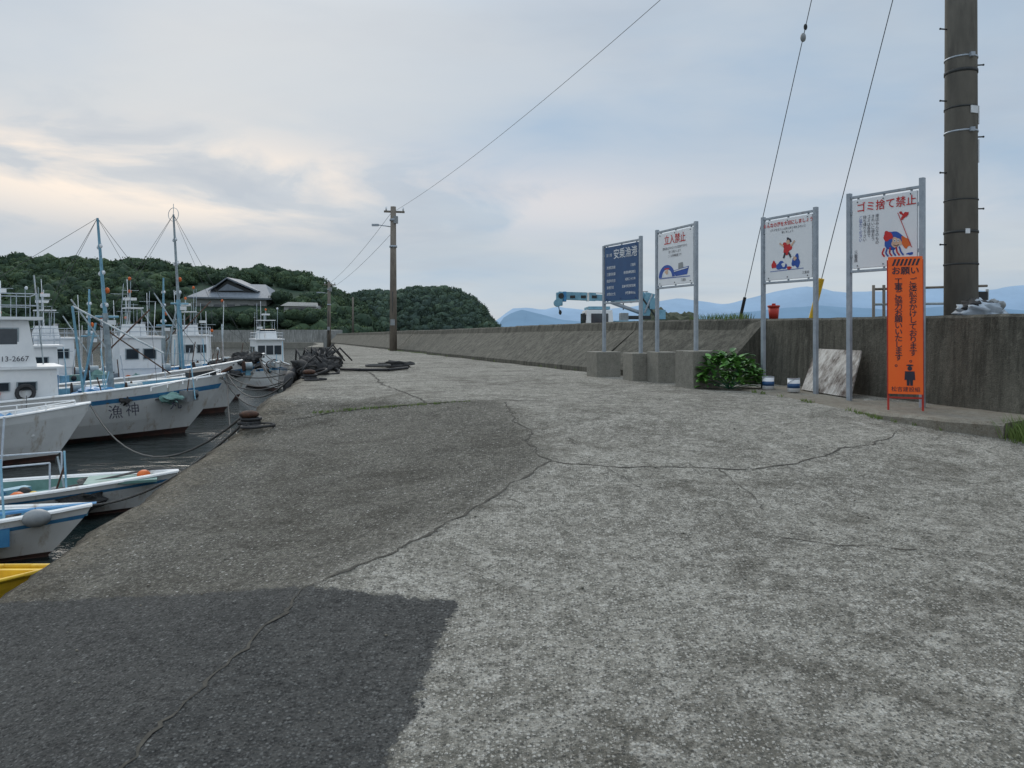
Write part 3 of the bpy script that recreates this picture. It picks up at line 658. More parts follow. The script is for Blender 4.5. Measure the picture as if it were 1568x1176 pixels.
def mast(mb,x,z0,h,lean=0,k='mast',spread=.5,loop=False,stays=None):
    top=Vector((x+lean,0,z0+h)); mb.cyl((x,0,z0),top,.07,k,.03); mb.cyl((x,0,z0),Vector((x,0,z0)).lerp(top,.5),.09,'mast' if k=='ltblue' else 'ltblue',.07)
    for f in(.55,.72,.86):
        p=Vector((x,0,z0)).lerp(top,f); mb.cyl((p.x,-spread*(1.2-f),p.z),(p.x,spread*(1.2-f),p.z),.02,'mast',n=6)
        for sg in(-1,1): mb.sph((p.x,sg*spread*(1.2-f),p.z-.05),(.04,.04,.055),'txt_wht',8,6)
    for f in np.linspace(.15,.8,9):
        p=Vector((x,0,z0)).lerp(top,float(f)); mb.cyl((p.x,-.12,p.z),(p.x,.12,p.z),.01,'mast',n=5)
    p=Vector((x,0,z0)).lerp(top,.45); mb.box((p.x+.12,0,p.z),(.2,.2,.12),'white2'); mb.cyl((p.x-.25,0,p.z+.15),(p.x+.3,0,p.z+.15),.03,'ltblue')
    p=Vector((x,0,z0)).lerp(top,.62); mb.sph((p.x+.1,.05,p.z),(.06,.06,.08),'orange',8,6)
    p=Vector((x,0,z0)).lerp(top,.3); mb.cyl(p,(p.x+1.1,.5,p.z+1.1),.022,'rust',n=6); mb.cyl(p,(p.x-.9,-.5,p.z+1.3),.02,'mast',n=6); mb.path([tuple(top),(p.x+1.1,.5,p.z+1.1),(p.x+1.3,.5,z0+.3)],.006,'dark',4)
    for a in stays or []: mb.path([tuple(top),a],.007,'dark',4)
    if loop: mb.torus((top.x,0,top.z+.0),.22,.01,'mast',(1,.6,0)); mb.cyl(top,(top.x,0,top.z+.35),.01,'mast',n=5)
def clutter(mb,x0,x1,w_,z,n,seed):
    r=random.Random(seed)
    for i in range(n):
        x=r.uniform(x0,x1); y=r.uniform(-w_/2,w_/2); q=r.random()
        if q<.22: mb.box((x,y,z+.10),(r.uniform(.2,.4),r.uniform(.15,.3),r.uniform(.12,.28)),r.choice(['ltblue','blue','white','grey','teal']),rz=r.random())
        elif q<.40: mb.sph((x,y,z+.10),r.uniform(.07,.13),r.choice(['orange','grey','black','white','yellow','black']),10,8)
        elif q<.58: mb.sph((x,y,z+.08),(r.uniform(.15,.32),r.uniform(.15,.28),r.uniform(.1,.2)),r.choice(['net','net','teal','rope']),12,8,.7)
        elif q<.80: mb.cyl((x,y,z),(x+r.uniform(-.2,.2),y,z+r.uniform(.5,1.4)),.015,r.choice(['galv','mast','ltblue','rust']),n=6)
        elif q<.9: mb.torus((x,y,z+.05),.15,.035,'rope')
        else: mb.cyl((x-.12,y,z+.32),(x+.12,y,z+.32),.14,'mast',n=12); mb.box((x,y,z+.16),(.16,.08,.30),'ltblue'); mb.cyl((x-.13,y,z+.32),(x-.15,y,z+.32),.18,'rust',n=12)
def rail(mb,x0,x1,w0,w1,z0,z1,h=.5,k='galv'):
    for sg in(1,-1):
        P=[]
        for i in range(6):
            f=i/5; x=x0+(x1-x0)*f; y=(w0+(w1-w0)*f**2)*sg; z=z0+(z1-z0)*f; mb.cyl((x,y,z),(x,y,z+h),.013,k,n=5); P.append((x,y,z+h))
        mb.path(P,.014,k,5)
def fenders(mb,xs,w_,z):
    for x in xs:
        mb.sph((x,-w_,z),(.10,.10,.20),random.choice(['black','grey','orange','black']),10,8); mb.cyl((x,-w_+.05,z+.15),(x,-w_+.12,z+.55),.01,'rope',n=4)
def place(mb,name,bow,heading):
    return mb.build(name,(bow[0],bow[1],W),heading,recalc=False,bevel=.015)
H=math.radians(37)
mb=MB(); hull(mb,11.5,2.8,1.05,1.58,1.15,'ltblue')
mb.box((-6.2,0,1.32),(4.0,2.1,1.15),'white2',tx=.97,ty=.95); mb.box((-6.15,0,1.92),(4.1,2.1,.05),'white2')
mb.box((-6.1,0,2.50),(2.9,1.85,1.10),'white2',tx=.88,ty=.90); mb.box((-6.0,0,3.09),(2.95,1.95,.07),'white2')
window_row(mb,-6.1,2.3,.925-.062,2.66,.36,4,(2,))
for i in range(3): mb.box((-6.1+1.45-.11,-.52+.52*i,2.66),(.04,.46,.42),'glass',ry=-.16)
window_row(mb,-6.2,3.2,1.035,1.5,.18,6,(0,3))
mb.box((-6.4,0,3.32),(1.7,1.5,.40),'white2',tx=.9,ty=.92); mb.box((-5.72,0,3.56),(.03,1.2,.22),'glass',ry=.3); railing(mb,-6.1,2.9,1.8,3.12,.55,8)
mb.box((-6.6,0,4.15),(1.3,1.3,.05),'white2')
for q in(-.6,.6):
    for p in(-7.15,-6.05): mb.cyl((p,q,3.5),(p,q,4.15),.018,'galv',n=6)
antennas(mb,-7.4,-5.2,1.5,3.1,13,77,2.0); mb.cyl((-6.6,0,4.15),(-6.6,0,4.9),.03,'mast'); mb.cyl((-6.6,0,4.45),(-6.6,0,4.55),.25,'white2',n=16)
for q in(-6.9,-5.6,-4.9): mb.torus((q,-1.09,1.35),.17,.045,random.choice(['orange','black','white']),(0,1,0),16,6)
mb.box((-4.17,0,1.3),(.04,.7,.8),'blue')
mast(mb,-2.9,.8,4.9,-.35,'ltblue',.6,stays=[(-.3,0,1.6),(-4.6,.9,2.8),(-4.6,-.9,2.8),(-6,0,3.6)]); clutter(mb,-4.2,-.9,1.7,.95,56,3); rail(mb,-2.2,-.2,1.1,.1,1.25,1.6,.1,'white')
fenders(mb,(-4.9,-6.2),1.46,.75); mb.sph((-3.3,.0,1.15),(.5,.45,.2),'blue',16,10,.5)
mb.cyl((-.5,0,1.4),(.15,0,1.75),.05,'rust'); mb.box((-.7,0,1.6),(.7,.5,.14),'dark',ry=-.1)
mb.cyl((-3.6,.6,.8),(-3.2,.6,3.0),.03,'ltblue'); mb.cyl((-3.6,-.6,.8),(-3.9,-.7,3.4),.03,'ltblue'); mb.path([(-3.9,-.7,3.4),(-1.8,-.6,2.2)],.025,'mast')
mb.path([(-3.2,.6,3.0),(-1.4,.4,1.6)],.018,'rust'); mb.cyl((-4.3,.5,.9),(-4.6,.5,4.2),.018,'mast',n=6)
B_=place(mb,'fishing_boat',(-8.1,21.5),H)
for s,x in(('漁',-3.05),('神',-2.65),('丸',-1.6)):
    o=text(s,0,0,.36,'txt_blk',B_); o.location=(x,-1.25+ (x+3.05)*.22,.95+(x+3)*.08); o.rotation_euler=(math.radians(80),0,.22+(x+3)*.13)
o=text('13-2667',0,0,.17,'txt_blk',B_); o.location=(-5.1,-.945,2.22); o.rotation_euler=(math.radians(85),0,0)
mb=MB(); hull(mb,8.5,2.2,.75,1.2,.7,'white','white','none'); clutter(mb,-6,-.8,1.4,.5,26,5); rail(mb,-3,-.3,.95,.1,.9,1.15,.12,'white'); mb.sph((-1.6,0,.75),(.5,.35,.3),'blue',14,10,.5)
place(mb,'fishing_boat',(-9.35,16.8),math.radians(32))
mb=MB(); hull(mb,12,2.9,1.1,1.85,1.2,'blue','white'); cabin(mb,-3.9,1.35,1.25,.9,1.65,nwin=2)
mast(mb,-2.5,1.0,5.6,-.3,'mast',.5,True,stays=[(-.2,0,1.9),(-5,.9,2.6),(-5,-.9,2.6)]); clutter(mb,-6.3,-.4,1.6,1.25,70,8)
for i in range(7): mb.sph((-.2-.22*i,random.uniform(-.35,.35),1.78-.03*i),(.26,.25,.15),'net',12,8,.7)
mb.cyl((-3.2,0,1),(-2.6,0,4.0),.03,'mast'); mb.cyl((-1.2,0,1.5),(-1.25,0,3.0),.025,'mast',n=6); cabin(mb,-7.2,1.6,2.2,.9,1.4,nwin=3,fly=False); antennas(mb,-6.5,-1.5,1.4,1.2,18,5,3.0)
place(mb,'fishing_boat',(-8.9,26.6),H)
mb=MB(); hull(mb,11,2.8,1.1,1.8,1.1,'teal','white'); cabin(mb,-2.9,1.35,1.15,.95,1.6,nwin=2); mast(mb,-3.9,1.2,3.6,0,'ltblue',.5,stays=[(-.2,0,1.8)]); clutter(mb,-5.5,-.4,1.5,1.25,54,11); antennas(mb,-6,-1.2,1.4,1.2,18,6,3.2)
for i in range(5): mb.sph((-.2-.25*i,random.uniform(-.35,.35),1.72),(.25,.25,.16),'net',12,8,.7)
place(mb,'fishing_boat',(-10.3,31.5),H)
mb=MB(); hull(mb,10,2.6,1.0,1.6,1.0,'blue','white'); cabin(mb,-3.4,1.3,1.3,.9,1.6,nwin=2); mast(mb,-2.2,1.0,3.2,0,'ltblue',.5,stays=[(-.2,0,1.6)]); clutter(mb,-5,-.4,1.4,1.1,54,12); mast(mb,-5,1.0,3.8,.2,'mast',.4); antennas(mb,-6,-1,1.4,1.1,16,9,3.0)
place(mb,'fishing_boat',(-12.9,27.5),H+.1)
mb=MB(); hull(mb,8,2.2,.9,1.35,.7,'teal','white'); cabin(mb,-3.4,1.35,1.8,.7,1.6,nwin=2); clutter(mb,-2.2,-.4,.9,.9,18,14); mb.cyl((-4,0,2.4),(-4,0,3.5),.03,'mast')
mb.sph((-.6,1.0,.6),(.16,.16,.2),'orange',10,8)
place(mb,'small_fishing_boat',(-10.4,34),math.radians(-62))
mb=MB(); hull(mb,7.0,1.75,.40,.56,.5,'teal','white','blue',dz=.26); mb.path([(-3.6,-.70,.4),(-3.6,-.70,.85),(-1.7,-.55,.9),(-1.7,-.55,.4)],.014,'galv'); mb.path([(-3.6,.7,.4),(-3.6,.7,.85),(-1.7,.55,.9),(-1.7,.55,.4)],.014,'galv')
clutter(mb,-5,-1.2,1.0,.2,22,24); mb.sph((-3.0,.1,.38),(.5,.35,.18),'blue',14,10,.6); mb.box((-.8,0,.50),(1.0,.7,.04),'teal'); mb.path([(-2,-.3,.4),(-.4,.2,.6),(.1,0,.58)],.02,'rope')
mb.torus((-1.2,.1,.45),.18,.03,'rope'); mb.torus((-1.25,.12,.49),.16,.03,'rope'); mb.sph((-.5,-.05,.55),(.1,.1,.08),'orange',10,8)
place(mb,'open_skiff',(-5.35,12.15),math.radians(23))
mb=MB(); hull(mb,6.5,1.7,.45,.60,.5,'ltblue','white','blue',dz=.28); clutter(mb,-4.5,-.8,1.1,.25,22,23)
mb.sph((-.55,-.30,.55),(.16,.12,.11),'grey',12,8); mb.sph((-1.2,-.5,.55),(.2,.14,.12),'grey',12,8); mb.sph((-1.0,-.85,.30),(.09,.09,.17),'black',12,8); mb.box((-1.6,0,.42),(.12,1.5,.06),'white'); mb.box((-2.7,0,.42),(.2,1.5,.06),'blue')
mb.path([(-1.8,.3,.45),(-.6,-.1,.62),(.05,0,.62)],.025,'blue'); mb.torus((-.8,.15,.5),.15,.03,'rope')
place(mb,'open_skiff',(-5.35,9.65),math.radians(20))
mb=MB(); hull(mb,4.5,1.4,.4,.5,.35,'yellow','yellow','yellow',dz=.15); mb.path([(-3,-.5,.5),(-1,-.45,.56)],.04,'black'); place(mb,'yellow_dinghy',(-4.45,7.45),math.radians(20))

def line(a,b_,sag): cable('mooring_rope',a,b_,sag,.016,'rope',n=14)
line((-8.1,21.5,-.4),(-5.0,19.0,-.02),.25); line((-8.1,21.5,-.4),(-3.6,12.4,.05),.5); line((-8.9,26.6,-.15),(-5.5,21,.0),.35); line((-8.9,26.6,-.15),(-4.3,16.2,.1),.6)
line((-9.35,16.8,-.85),(-3.0,8.6,-.1),.8); line((-5.35,12.15,-1.45),(-3.0,8.6,-.15),.3); line((-10.3,31.5,-.2),(-6.3,24,-.1),.35); line((-5.35,9.65,-1.4),(-3.0,8.5,-.2),.2); line((-8.2,21.4,-.5),(-4.2,16.0,.1),.9)
line((-8.1,21.5,-.45),(-3.0,8.6,-.1),1.2); line((-8.3,21.4,-.5),(-4.4,17.0,.1),.5); line((-8.9,26.6,-.2),(-4.6,18,.1),.9)
line((-10.4,34,-.6),(-6.9,27,-.1),.3); line((-8.1,21.5,-.42),(-4.0,14.6,.05),.35); line((-8.9,26.6,-.2),(-4.9,19,.1),.5)
def bollard(x,y,z,s=1):
    mb=MB(); mb.cyl((0,0,-.05),(0,0,.12*s),.07*s,'rust',.06*s,n=16); mb.sph((0,0,.13*s),(.11*s,.11*s,.045*s),'rust',16,8); mb.torus((0,0,.04),.11*s,.022,'net'); mb.torus((.02,.01,.08),.10*s,.02,'black'); mb.torus((.16,-.08,.02),.14,.016,'net'); mb.torus((.1,-.2,.02),.11,.016,'black')
    mb.build('mooring_bollard',(x,y,z))
bollard(-2.95,8.5,gz(-2.95,8.5)); bollard(-3.35,12.5,0); bollard(-4.1,16.3,0)
mb=MB()
for i in range(18):
    y=13.2+7.8*random.random(); x=float(xedge(y))+random.uniform(.0,.5); s=random.uniform(.35,.75)
    mb.sph((x,y,.10*s),(.40*s,.42*s,.30*s),'net',18,12,.9)
for i in range(18):
    y=12.6+8*random.random(); x=float(xedge(y))+random.uniform(.0,.5); mb.torus((x,y,.06+.12*random.random()),random.uniform(.14,.24),.022,random.choice(['black','black','net']),(random.uniform(-.4,.4),random.uniform(-.4,.4),1))
mb.build('fishing_net_pile')
mb=MB()
for i in range(9):
    y=13.5+i*.9; x=float(xedge(y))-.05; mb.torus((x-.1,y,-.28+.12*random.random()),.24,.085,'black',(1,.1,0),18,8)
mb.build('tyre_fenders')
mb=MB()
for i in range(12):
    y=13.0+7*random.random(); x=float(xedge(y))+random.uniform(.0,.4); a=random.uniform(-.4,.4); mb.path([(x,y,.05),(x+a*.5,y+.15,.24),(x+a,y+.3,.34+.1*random.random()),(x+a*1.6,y+.8,.08)],.018,'black',6)
mb.sph((-2.6,17.2,.03),(.35,.22,.08),'net',14,8,.8); mb.torus((-2.9,16.4,.05),.25,.03,'rope'); mb.path([(-3.5,15.5,.02),(-3.0,15.0,.03),(-2.5,15.2,.02),(-2.2,16,.02)],.03,'black'); mb.build('hoses_and_ropes')

# ------------------------------------------------------------ breakwater, sea, hills
mb=MB(); pts=[(-20.3,84),(-23,100),(-27,112),(-45,118),(-75,118),(-110,116)]
for i,(a,b_) in enumerate(zip(pts[:-1],pts[1:])):
    a=Vector((*a,0));b_=Vector((*b_,0)); n=max(1,round((b_-a).length/8))
    for j in range(n):
        p=a.lerp(b_,j/n); q=a.lerp(b_,(j+1)/n); d=(q-p).normalized(); p=p+d*.03; q=q-d*.03; c=(p+q)/2; top=.62+.05*random.uniform(-1,1)
        mb.box((c.x,c.y,(top+W-1)/2),((q-p).length,1.2,top-W+1),'brk',rz=math.atan2(d.y,d.x))
        c2=c+Vector((-d.y,d.x,0))*1.5
        mb.box((c2.x,c2.y,(-1.2+W-1)/2),((q-p).length,1.8,-1.2-W+1),'block',rz=math.atan2(d.y,d.x))
mb.add([(-18.5,80,.3),(-17.6,75,-.65),(-20.3,84,-.7),(-17.6,75,W-1),(-20.3,84,W-1)],[(1,3,4,2)],'brk')
mb.build('harbour_breakwater')
m,t,b=nt('sea_water'); v=objco(t,(1,1.6,1)); n1=noise_n(t,1.6,6,.6,v,.4); n2=noise_n(t,.15,4,.6,v)
b.inputs['Base Color'].default_value=(.010,.018,.018,1); b.inputs['Roughness'].default_value=.09; b.inputs['IOR'].default_value=1.33
bump(t,b,math_n(t,'ADD',n1.outputs['Fac'],n2.outputs['Fac']),.25,.12); M['sea']=m
mb=MB(); s=9000; mb.add([(-s,-s,W),(s,-s,W),(s,s,W),(-s,s,W)],[(0,1,2,3)],'sea'); mb.build('sea',recalc=False)

def foliage_mat(name,haze):
    m,t,b=nt(name); a=t.nodes.new('ShaderNodeAttribute'); a.attribute_name='tone'
    n=noise_n(t,.35,5,.7,objco(t))
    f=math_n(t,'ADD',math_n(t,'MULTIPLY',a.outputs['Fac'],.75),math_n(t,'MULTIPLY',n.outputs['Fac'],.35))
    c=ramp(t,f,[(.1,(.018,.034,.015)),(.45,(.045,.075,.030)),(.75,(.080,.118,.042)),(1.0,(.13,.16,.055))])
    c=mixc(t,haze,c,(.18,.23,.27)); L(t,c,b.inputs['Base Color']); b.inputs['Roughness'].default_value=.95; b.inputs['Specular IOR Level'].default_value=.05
    return m
def crown_template(seed):
    r=np.random.default_rng(seed); bm=bmesh.new(); bmesh.ops.create_icosphere(bm,subdivisions=2,radius=1)
    V=[]
    for v_ in bm.verts:
        u=v_.co.normalized(); k=.72+.35*noise.noise(u*1.6+Vector((seed,0,0)))+.35*noise.noise(u*4+Vector((seed,3,0))); V.append((u.x*k,u.y*k,u.z*k*.8))
    F=[tuple(x.index for x in f.verts) for f in bm.faces]; bm.free()
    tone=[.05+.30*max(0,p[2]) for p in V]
    for i in range(300):
        u=r.normal(size=3); u/=np.linalg.norm(u); u[2]=abs(u[2])*.9-.15
        p=Vector(u)*float(r.uniform(.75,1.18)); p.z*=.85
        p*= .82+.4*noise.noise(Vector(u)*1.6+Vector((seed,0,0)))
        a=Vector(r.normal(size=3)).normalized()*float(r.uniform(.07,.16)); c=Vector(r.normal(size=3)).cross(a).normalized()*float(r.uniform(.06,.14)); o=len(V)
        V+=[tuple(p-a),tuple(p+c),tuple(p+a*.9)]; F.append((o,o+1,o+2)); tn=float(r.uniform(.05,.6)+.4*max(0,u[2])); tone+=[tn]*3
    return np.array(V),np.array(F),np.array(tone)
CT=[crown_template(i) for i in range(6)]
def forest(name,items,mat):
    Vs=[];Fs=[];Ts=[];o=0
    for (x,y,z,r,hh) in items:
        V,F,T=CT[rng.integers(6)]; a=rng.uniform(0,6.28); c,s=math.cos(a),math.sin(a)
        P=np.stack([(V[:,0]*c-V[:,1]*s)*r+x,(V[:,0]*s+V[:,1]*c)*r+y,V[:,2]*hh+z],1)
        Vs.append(P);Fs.append(F+o);Ts.append(np.clip(T+rng.uniform(-.25,.28),0,1)); o+=len(V)
    V=np.concatenate(Vs);F=np.concatenate(Fs);T=np.concatenate(Ts)
    me=bpy.data.meshes.new(name); me.vertices.add(len(V)); me.vertices.foreach_set('co',V.astype(np.float32).ravel())
    me.loops.add(len(F)*3); me.loops.foreach_set('vertex_index',F.astype(np.int32).ravel())
    me.polygons.add(len(F)); me.polygons.foreach_set('loop_start',np.arange(0,len(F)*3,3,dtype=np.int32)); 
    me.update(calc_edges=True); me.validate()
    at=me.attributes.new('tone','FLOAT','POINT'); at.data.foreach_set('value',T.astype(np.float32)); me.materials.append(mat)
    ob=bpy.data.objects.new(name,me); scene.collection.objects.link(ob); return ob
def hill(name,ridge,d0,d1,d2,mat,count,rr,holes=()):
    rx=[p[0] for p in ridge]; rz=[p[1] for p in ridge]
    def surf(xr,v_):
        zr=np.interp(xr,rx,rz)-2.6
        if v_<=1: d=d0+(d1-d0)*v_; k=math.sin(v_*math.pi/2)**1.15
        else: d=d1+(d2-d1)*(v_-1); k=math.cos((v_-1)*math.pi/2)
        z=W-.3+(zr-W)*k; X=xr*(1+(d/d1-1)*.8); return X,d,z+1.8*noise.noise(Vector((X*.05,d*.05,0)))*k
    V=[];F=[]; nx=80; nv=24
    for i in range(nx+1):
        xr=rx[0]+(rx[-1]-rx[0])*i/nx
        for j in range(nv+1): V.append(surf(xr,2*j/nv))
    for i in range(nx):
        for j in range(nv): a=i*(nv+1)+j; F.append((a,a+1,a+nv+2,a+nv+1))
    M['hillside']=mat; mb=MB(); mb.add(V,F,'hillside',True); mb.build(name)
    it=[]
    for i in range(count):
        xr=rng.uniform(rx[0],rx[-1]); v_=rng.uniform(0.02,1.25)**.9; X,d,z=surf(xr,v_); r=rng.uniform(*rr)*(1 if rng.uniform()>.12 else 1.25)
        if any(a<X<b_ and c<d<e_ for a,b_,c,e_ in holes): continue
        it.append((X,d,z+r*.35,r,r*rng.uniform(.8,1.25)))
    return it
R1=[(-290,20),(-240,24),(-200,22.5),(-175.7,24.4),(-155,23.8),(-140,23.2),(-130,24.0),(-117,22),(-101.7,20.2),(-92,19.8),(-86,20.8),(-77,19.9),(-68,17.7),(-59,13),(-50,6),(-46,1)]
R2=[(-110,5),(-86.5,9.5),(-63.7,16.2),(-52.3,15.4),(-41,18.4),(-34,17.8),(-26.7,17.6),(-18.2,14.8),(-12.5,8.5),(-9,3),(-7.3,0)]
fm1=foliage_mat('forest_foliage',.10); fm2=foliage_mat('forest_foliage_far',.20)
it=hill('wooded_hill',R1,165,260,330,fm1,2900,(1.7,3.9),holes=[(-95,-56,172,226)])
for i in range(170): x=rng.uniform(-92,-44); r=rng.uniform(1.4,2.4); it.append((x,rng.uniform(166,185),1.6+2.6*rng.random(),r,r*1.1))
for i in range(40): x=rng.uniform(-62,-54); r=rng.uniform(1.8,3); it.append((x,rng.uniform(196,215),3+6*rng.random(),r,r*1.1))
for i in range(30): x=rng.uniform(-96,-86); r=rng.uniform(1.8,3.2); it.append((x,rng.uniform(196,215),3+8*rng.random(),r,r*1.1))
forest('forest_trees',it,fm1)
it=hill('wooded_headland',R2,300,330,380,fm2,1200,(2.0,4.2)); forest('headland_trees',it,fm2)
mb=MB(); Y=196
mb.box((-73.3,Y+8,3.4),(18.5,13,12.0),'housewall')
mb.add([(-84.2,Y,9.1),(-62.2,Y,8.7),(-62.2,Y+17,8.7),(-84.2,Y+17,9.1),(-79,Y+8.5,13.0),(-66.5,Y+8.5,12.7),(-84.2,Y,8.7),(-62.2,Y,8.3),(-62.2,Y+17,8.3),(-84.2,Y+17,8.7)],[(0,1,5,4),(1,2,5),(2,3,4,5),(3,0,4),(0,6,7,1),(1,7,8,2),(3,9,6,0)],'roof')
mb.add([(-79.6,Y+2.5,10.9),(-74.8,Y+2.5,14.3),(-66.5,Y+2.5,10.7),(-79.6,Y+13,10.9),(-74.8,Y+13,14.3),(-66.5,Y+13,10.7),(-79.6,Y+2.5,10.5),(-74.8,Y+2.5,13.9),(-66.5,Y+2.5,10.3)],[(0,1,4,3),(1,2,5,4),(0,6,7,1),(1,7,8,2)],'roof')
mb.add([(-78.6,Y+3.2,10.4),(-74.8,Y+3.2,13.6),(-68,Y+3.2,10.4)],[(0,1,2)],'dark')
mb.add([(-77.2,Y+2.9,10.8),(-74.8,Y+2.9,12.6),(-70.4,Y+2.9,10.8)],[(0,1,2)],'roof')
for i in range(5): mb.box((-80.3+i*3.5,Y+1.45,6.6),(2,.12,1.1),'glass')
mb.box((-73.3,Y+1.4,5.2),(18.6,.2,.25),'roof')
mb.build('gabled_hall')
mb=MB(); mb.box((-50,181,4.5),(7.5,5,3.6),'housewall'); mb.add([(-54.5,178,6.2),(-45.5,178,6.0),(-46.5,181,7.0),(-53.5,181,7.2),(-54.5,184,6.2),(-45.5,184,6.0)],[(0,1,2,3),(3,2,5,4)],'brk'); mb.box((-50,178.4,5.3),(5,.1,.8),'glass'); mb.build('harbour_office')
def mount(name,d,pts,mat):
    V=[];F=[]; X0,X1=pts[0][0],pts[-1][0]; n=160
    for i in range(n+1):
        x=X0+(X1-X0)*i/n; z=float(np.interp(x,[p[0] for p in pts],[p[1] for p in pts])); z+=z*.10*noise.fractal(Vector((x*.012*1000/d,0,d)),1,2,5)
        V+=[(x,d-d*.12,W),(x+d*.01*noise.noise(Vector((x*.02,1,0))),d-d*.05,W+z*.55),(x,d,W+z),(x,d*1.1,W)]
    for i in range(n):
        for j in range(3): F.append((i*4+j,(i+1)*4+j,(i+1)*4+j+1,i*4+j+1))
    M['_m']=mat; mb=MB(); mb.add(V,F,'_m',True); mb.build(name,recalc=False)
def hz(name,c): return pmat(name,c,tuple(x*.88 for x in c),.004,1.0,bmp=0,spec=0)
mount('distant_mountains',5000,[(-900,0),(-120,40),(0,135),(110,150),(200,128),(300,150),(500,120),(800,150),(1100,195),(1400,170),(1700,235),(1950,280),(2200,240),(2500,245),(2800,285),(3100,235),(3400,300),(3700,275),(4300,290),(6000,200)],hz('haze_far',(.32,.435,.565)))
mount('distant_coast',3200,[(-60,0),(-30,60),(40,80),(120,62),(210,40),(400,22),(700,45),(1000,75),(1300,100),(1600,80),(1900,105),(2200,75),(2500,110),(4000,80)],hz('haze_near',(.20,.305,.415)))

# ------------------------------------------------------------ world
w=bpy.data.worlds.new('World'); scene.world=w; w.use_nodes=True; t=w.node_tree; bg=t.nodes['Background']
AZ=math.radians(-22); EL=math.radians(32)
sky=t.nodes.new('ShaderNodeTexSky'); sky.sky_type='NISHITA'; sky.sun_disc=False; sky.sun_elevation=EL; sky.sun_rotation=AZ%(2*math.pi)
tc=t.nodes.new('ShaderNodeTexCoord'); sp=t.nodes.new('ShaderNodeSeparateXYZ'); L(t,tc.outputs['Generated'],sp.inputs[0])
zz=math_n(t,'ADD',math_n(t,'MAXIMUM',sp.outputs[2],0),.16)
cb=t.nodes.new('ShaderNodeCombineXYZ'); L(t,math_n(t,'DIVIDE',sp.outputs[0],zz),cb.inputs[0]); L(t,math_n(t,'DIVIDE',sp.outputs[1],zz),cb.inputs[1])
mp=t.nodes.new('ShaderNodeMapping'); mp.inputs['Rotation'].default_value=(0,0,.35); mp.inputs['Scale'].default_value=(.6,.9,1); mp.inputs['Location'].default_value=(3.1,1.7,0); L(t,cb.outputs[0],mp.inputs['Vector'])
c1=noise_n(t,.9,7,.5,mp.outputs[0],.4); c2=noise_n(t,1.8,8,.55,mp.outputs[0],.6)
mp2=t.nodes.new('ShaderNodeMapping'); mp2.inputs['Scale'].default_value=(1,1,3.2); mp2.inputs['Location'].default_value=(.7,.2,.35); mp2.inputs['Rotation'].default_value=(0,.10,0); L(t,tc.outputs['Generated'],mp2.inputs['Vector'])
c3=noise_n(t,4.2,8,.52,mp2.outputs[0],.5); c4=noise_n(t,2.0,6,.5,mp2.outputs[0],.3)
f1=ramp(t,c1.outputs['Fac'],[(.36,0),(.62,1)])
K=10
base=mixc(t,f1,(.39,.515,.66),(.56,.62,.675))
f2=ramp(t,c2.outputs['Fac'],[(.48,0),(.7,.5)]); base=mixc(t,f2,base,(.42,.48,.565))
f4=ramp(t,c4.outputs['Fac'],[(.42,0),(.60,.5)]); base=mixc(t,f4,base,(.61,.655,.70))
def gauss(cx,cz,sx,sz):
    a=math_n(t,'DIVIDE',math_n(t,'SUBTRACT',sp.outputs[0],cx),sx); b_=math_n(t,'DIVIDE',math_n(t,'SUBTRACT',sp.outputs[2],cz),sz)
    g=math_n(t,'ADD',math_n(t,'MULTIPLY',a,a),math_n(t,'MULTIPLY',b_,b_)); g=math_n(t,'EXPONENT',math_n(t,'MULTIPLY',g,-1))
    return math_n(t,'MULTIPLY',g,math_n(t,'GREATER_THAN',sp.outputs[1],0))
cl=ramp(t,c3.outputs['Fac'],[(.42,0),(.56,1)])
g2=math_n(t,'MULTIPLY',gauss(-.42,.30,.5,.10),f1); base=mixc(t,math_n(t,'MULTIPLY',g2,.5),base,(.65,.665,.665))
g4=gauss(-.38,.105,.42,.040); base=mixc(t,math_n(t,'MULTIPLY',g4,.6),base,(.36,.43,.53))
g5=gauss(-.42,.185,.30,.055); base=mixc(t,math_n(t,'MULTIPLY',g5,.5),base,(.65,.635,.63))
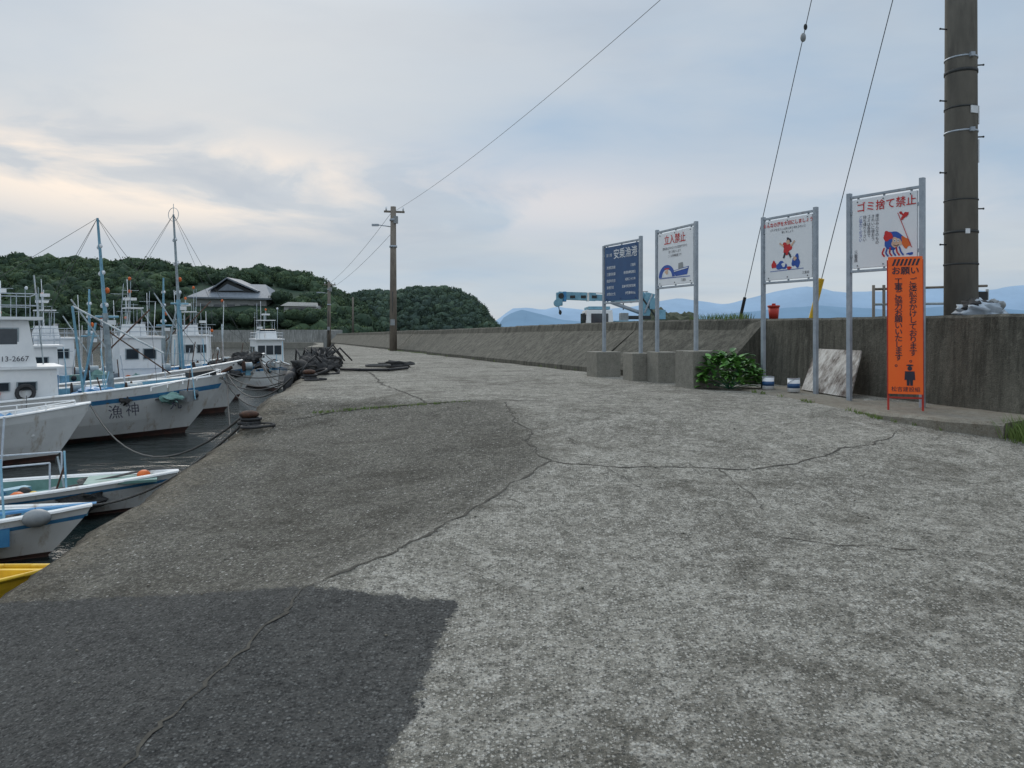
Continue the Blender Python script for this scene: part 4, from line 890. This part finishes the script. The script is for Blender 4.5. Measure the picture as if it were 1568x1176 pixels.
g1=math_n(t,'MULTIPLY',gauss(-.42,.175,.27,.050),cl,clamp=True)
base=mixc(t,g1,base,(1.06,.90,.75))
cld=ramp(t,c3.outputs['Fac'],[(.34,1),(.44,0)]); g7=math_n(t,'MULTIPLY',gauss(-.40,.17,.35,.09),cld); base=mixc(t,math_n(t,'MULTIPLY',g7,.65),base,(.41,.475,.56))
g3=math_n(t,'MULTIPLY',gauss(.06,.165,.16,.045),cl); base=mixc(t,math_n(t,'MULTIPLY',g3,.7),base,(.78,.735,.73))
g6=math_n(t,'MULTIPLY',gauss(.42,.15,.22,.035),cl); base=mixc(t,math_n(t,'MULTIPLY',g6,.6),base,(.70,.705,.73))
zb=t.nodes.new('ShaderNodeMapRange'); zb.inputs['From Min'].default_value=.38; zb.inputs['From Max'].default_value=1; zb.inputs['To Min'].default_value=1; zb.inputs['To Max'].default_value=2.3; L(t,sp.outputs[2],zb.inputs['Value'])
vm=t.nodes.new('ShaderNodeVectorMath'); vm.operation='SCALE'; L(t,base,vm.inputs[0]); L(t,math_n(t,'MULTIPLY',zb.outputs[0],K),vm.inputs['Scale'])
fin=mixc(t,.92,sky.outputs[0],vm.outputs[0]); L(t,fin,bg.inputs['Color']); bg.inputs['Strength'].default_value=.1
sd=bpy.data.lights.new('sun','SUN'); sd.energy=1.2; sd.angle=math.radians(25); sd.color=(1,.92,.82); so=bpy.data.objects.new('sun',sd); scene.collection.objects.link(so)
dv=Vector((math.sin(AZ)*math.cos(EL),math.cos(AZ)*math.cos(EL),math.sin(EL))); so.rotation_euler=dv.to_track_quat('Z','Y').to_euler()
# camera
cd=bpy.data.cameras.new('camera'); cam=bpy.data.objects.new('camera',cd); scene.collection.objects.link(cam)
cam.location=(0,0,.85); cam.rotation_euler=(math.radians(90),0,0); cd.lens=26.63; cd.sensor_width=36; cd.shift_y=-.0542; cd.clip_end=20000; cd.clip_start=.05
scene.camera=cam
scene.view_settings.view_transform='Standard'; scene.view_settings.look='None'; scene.view_settings.exposure=0
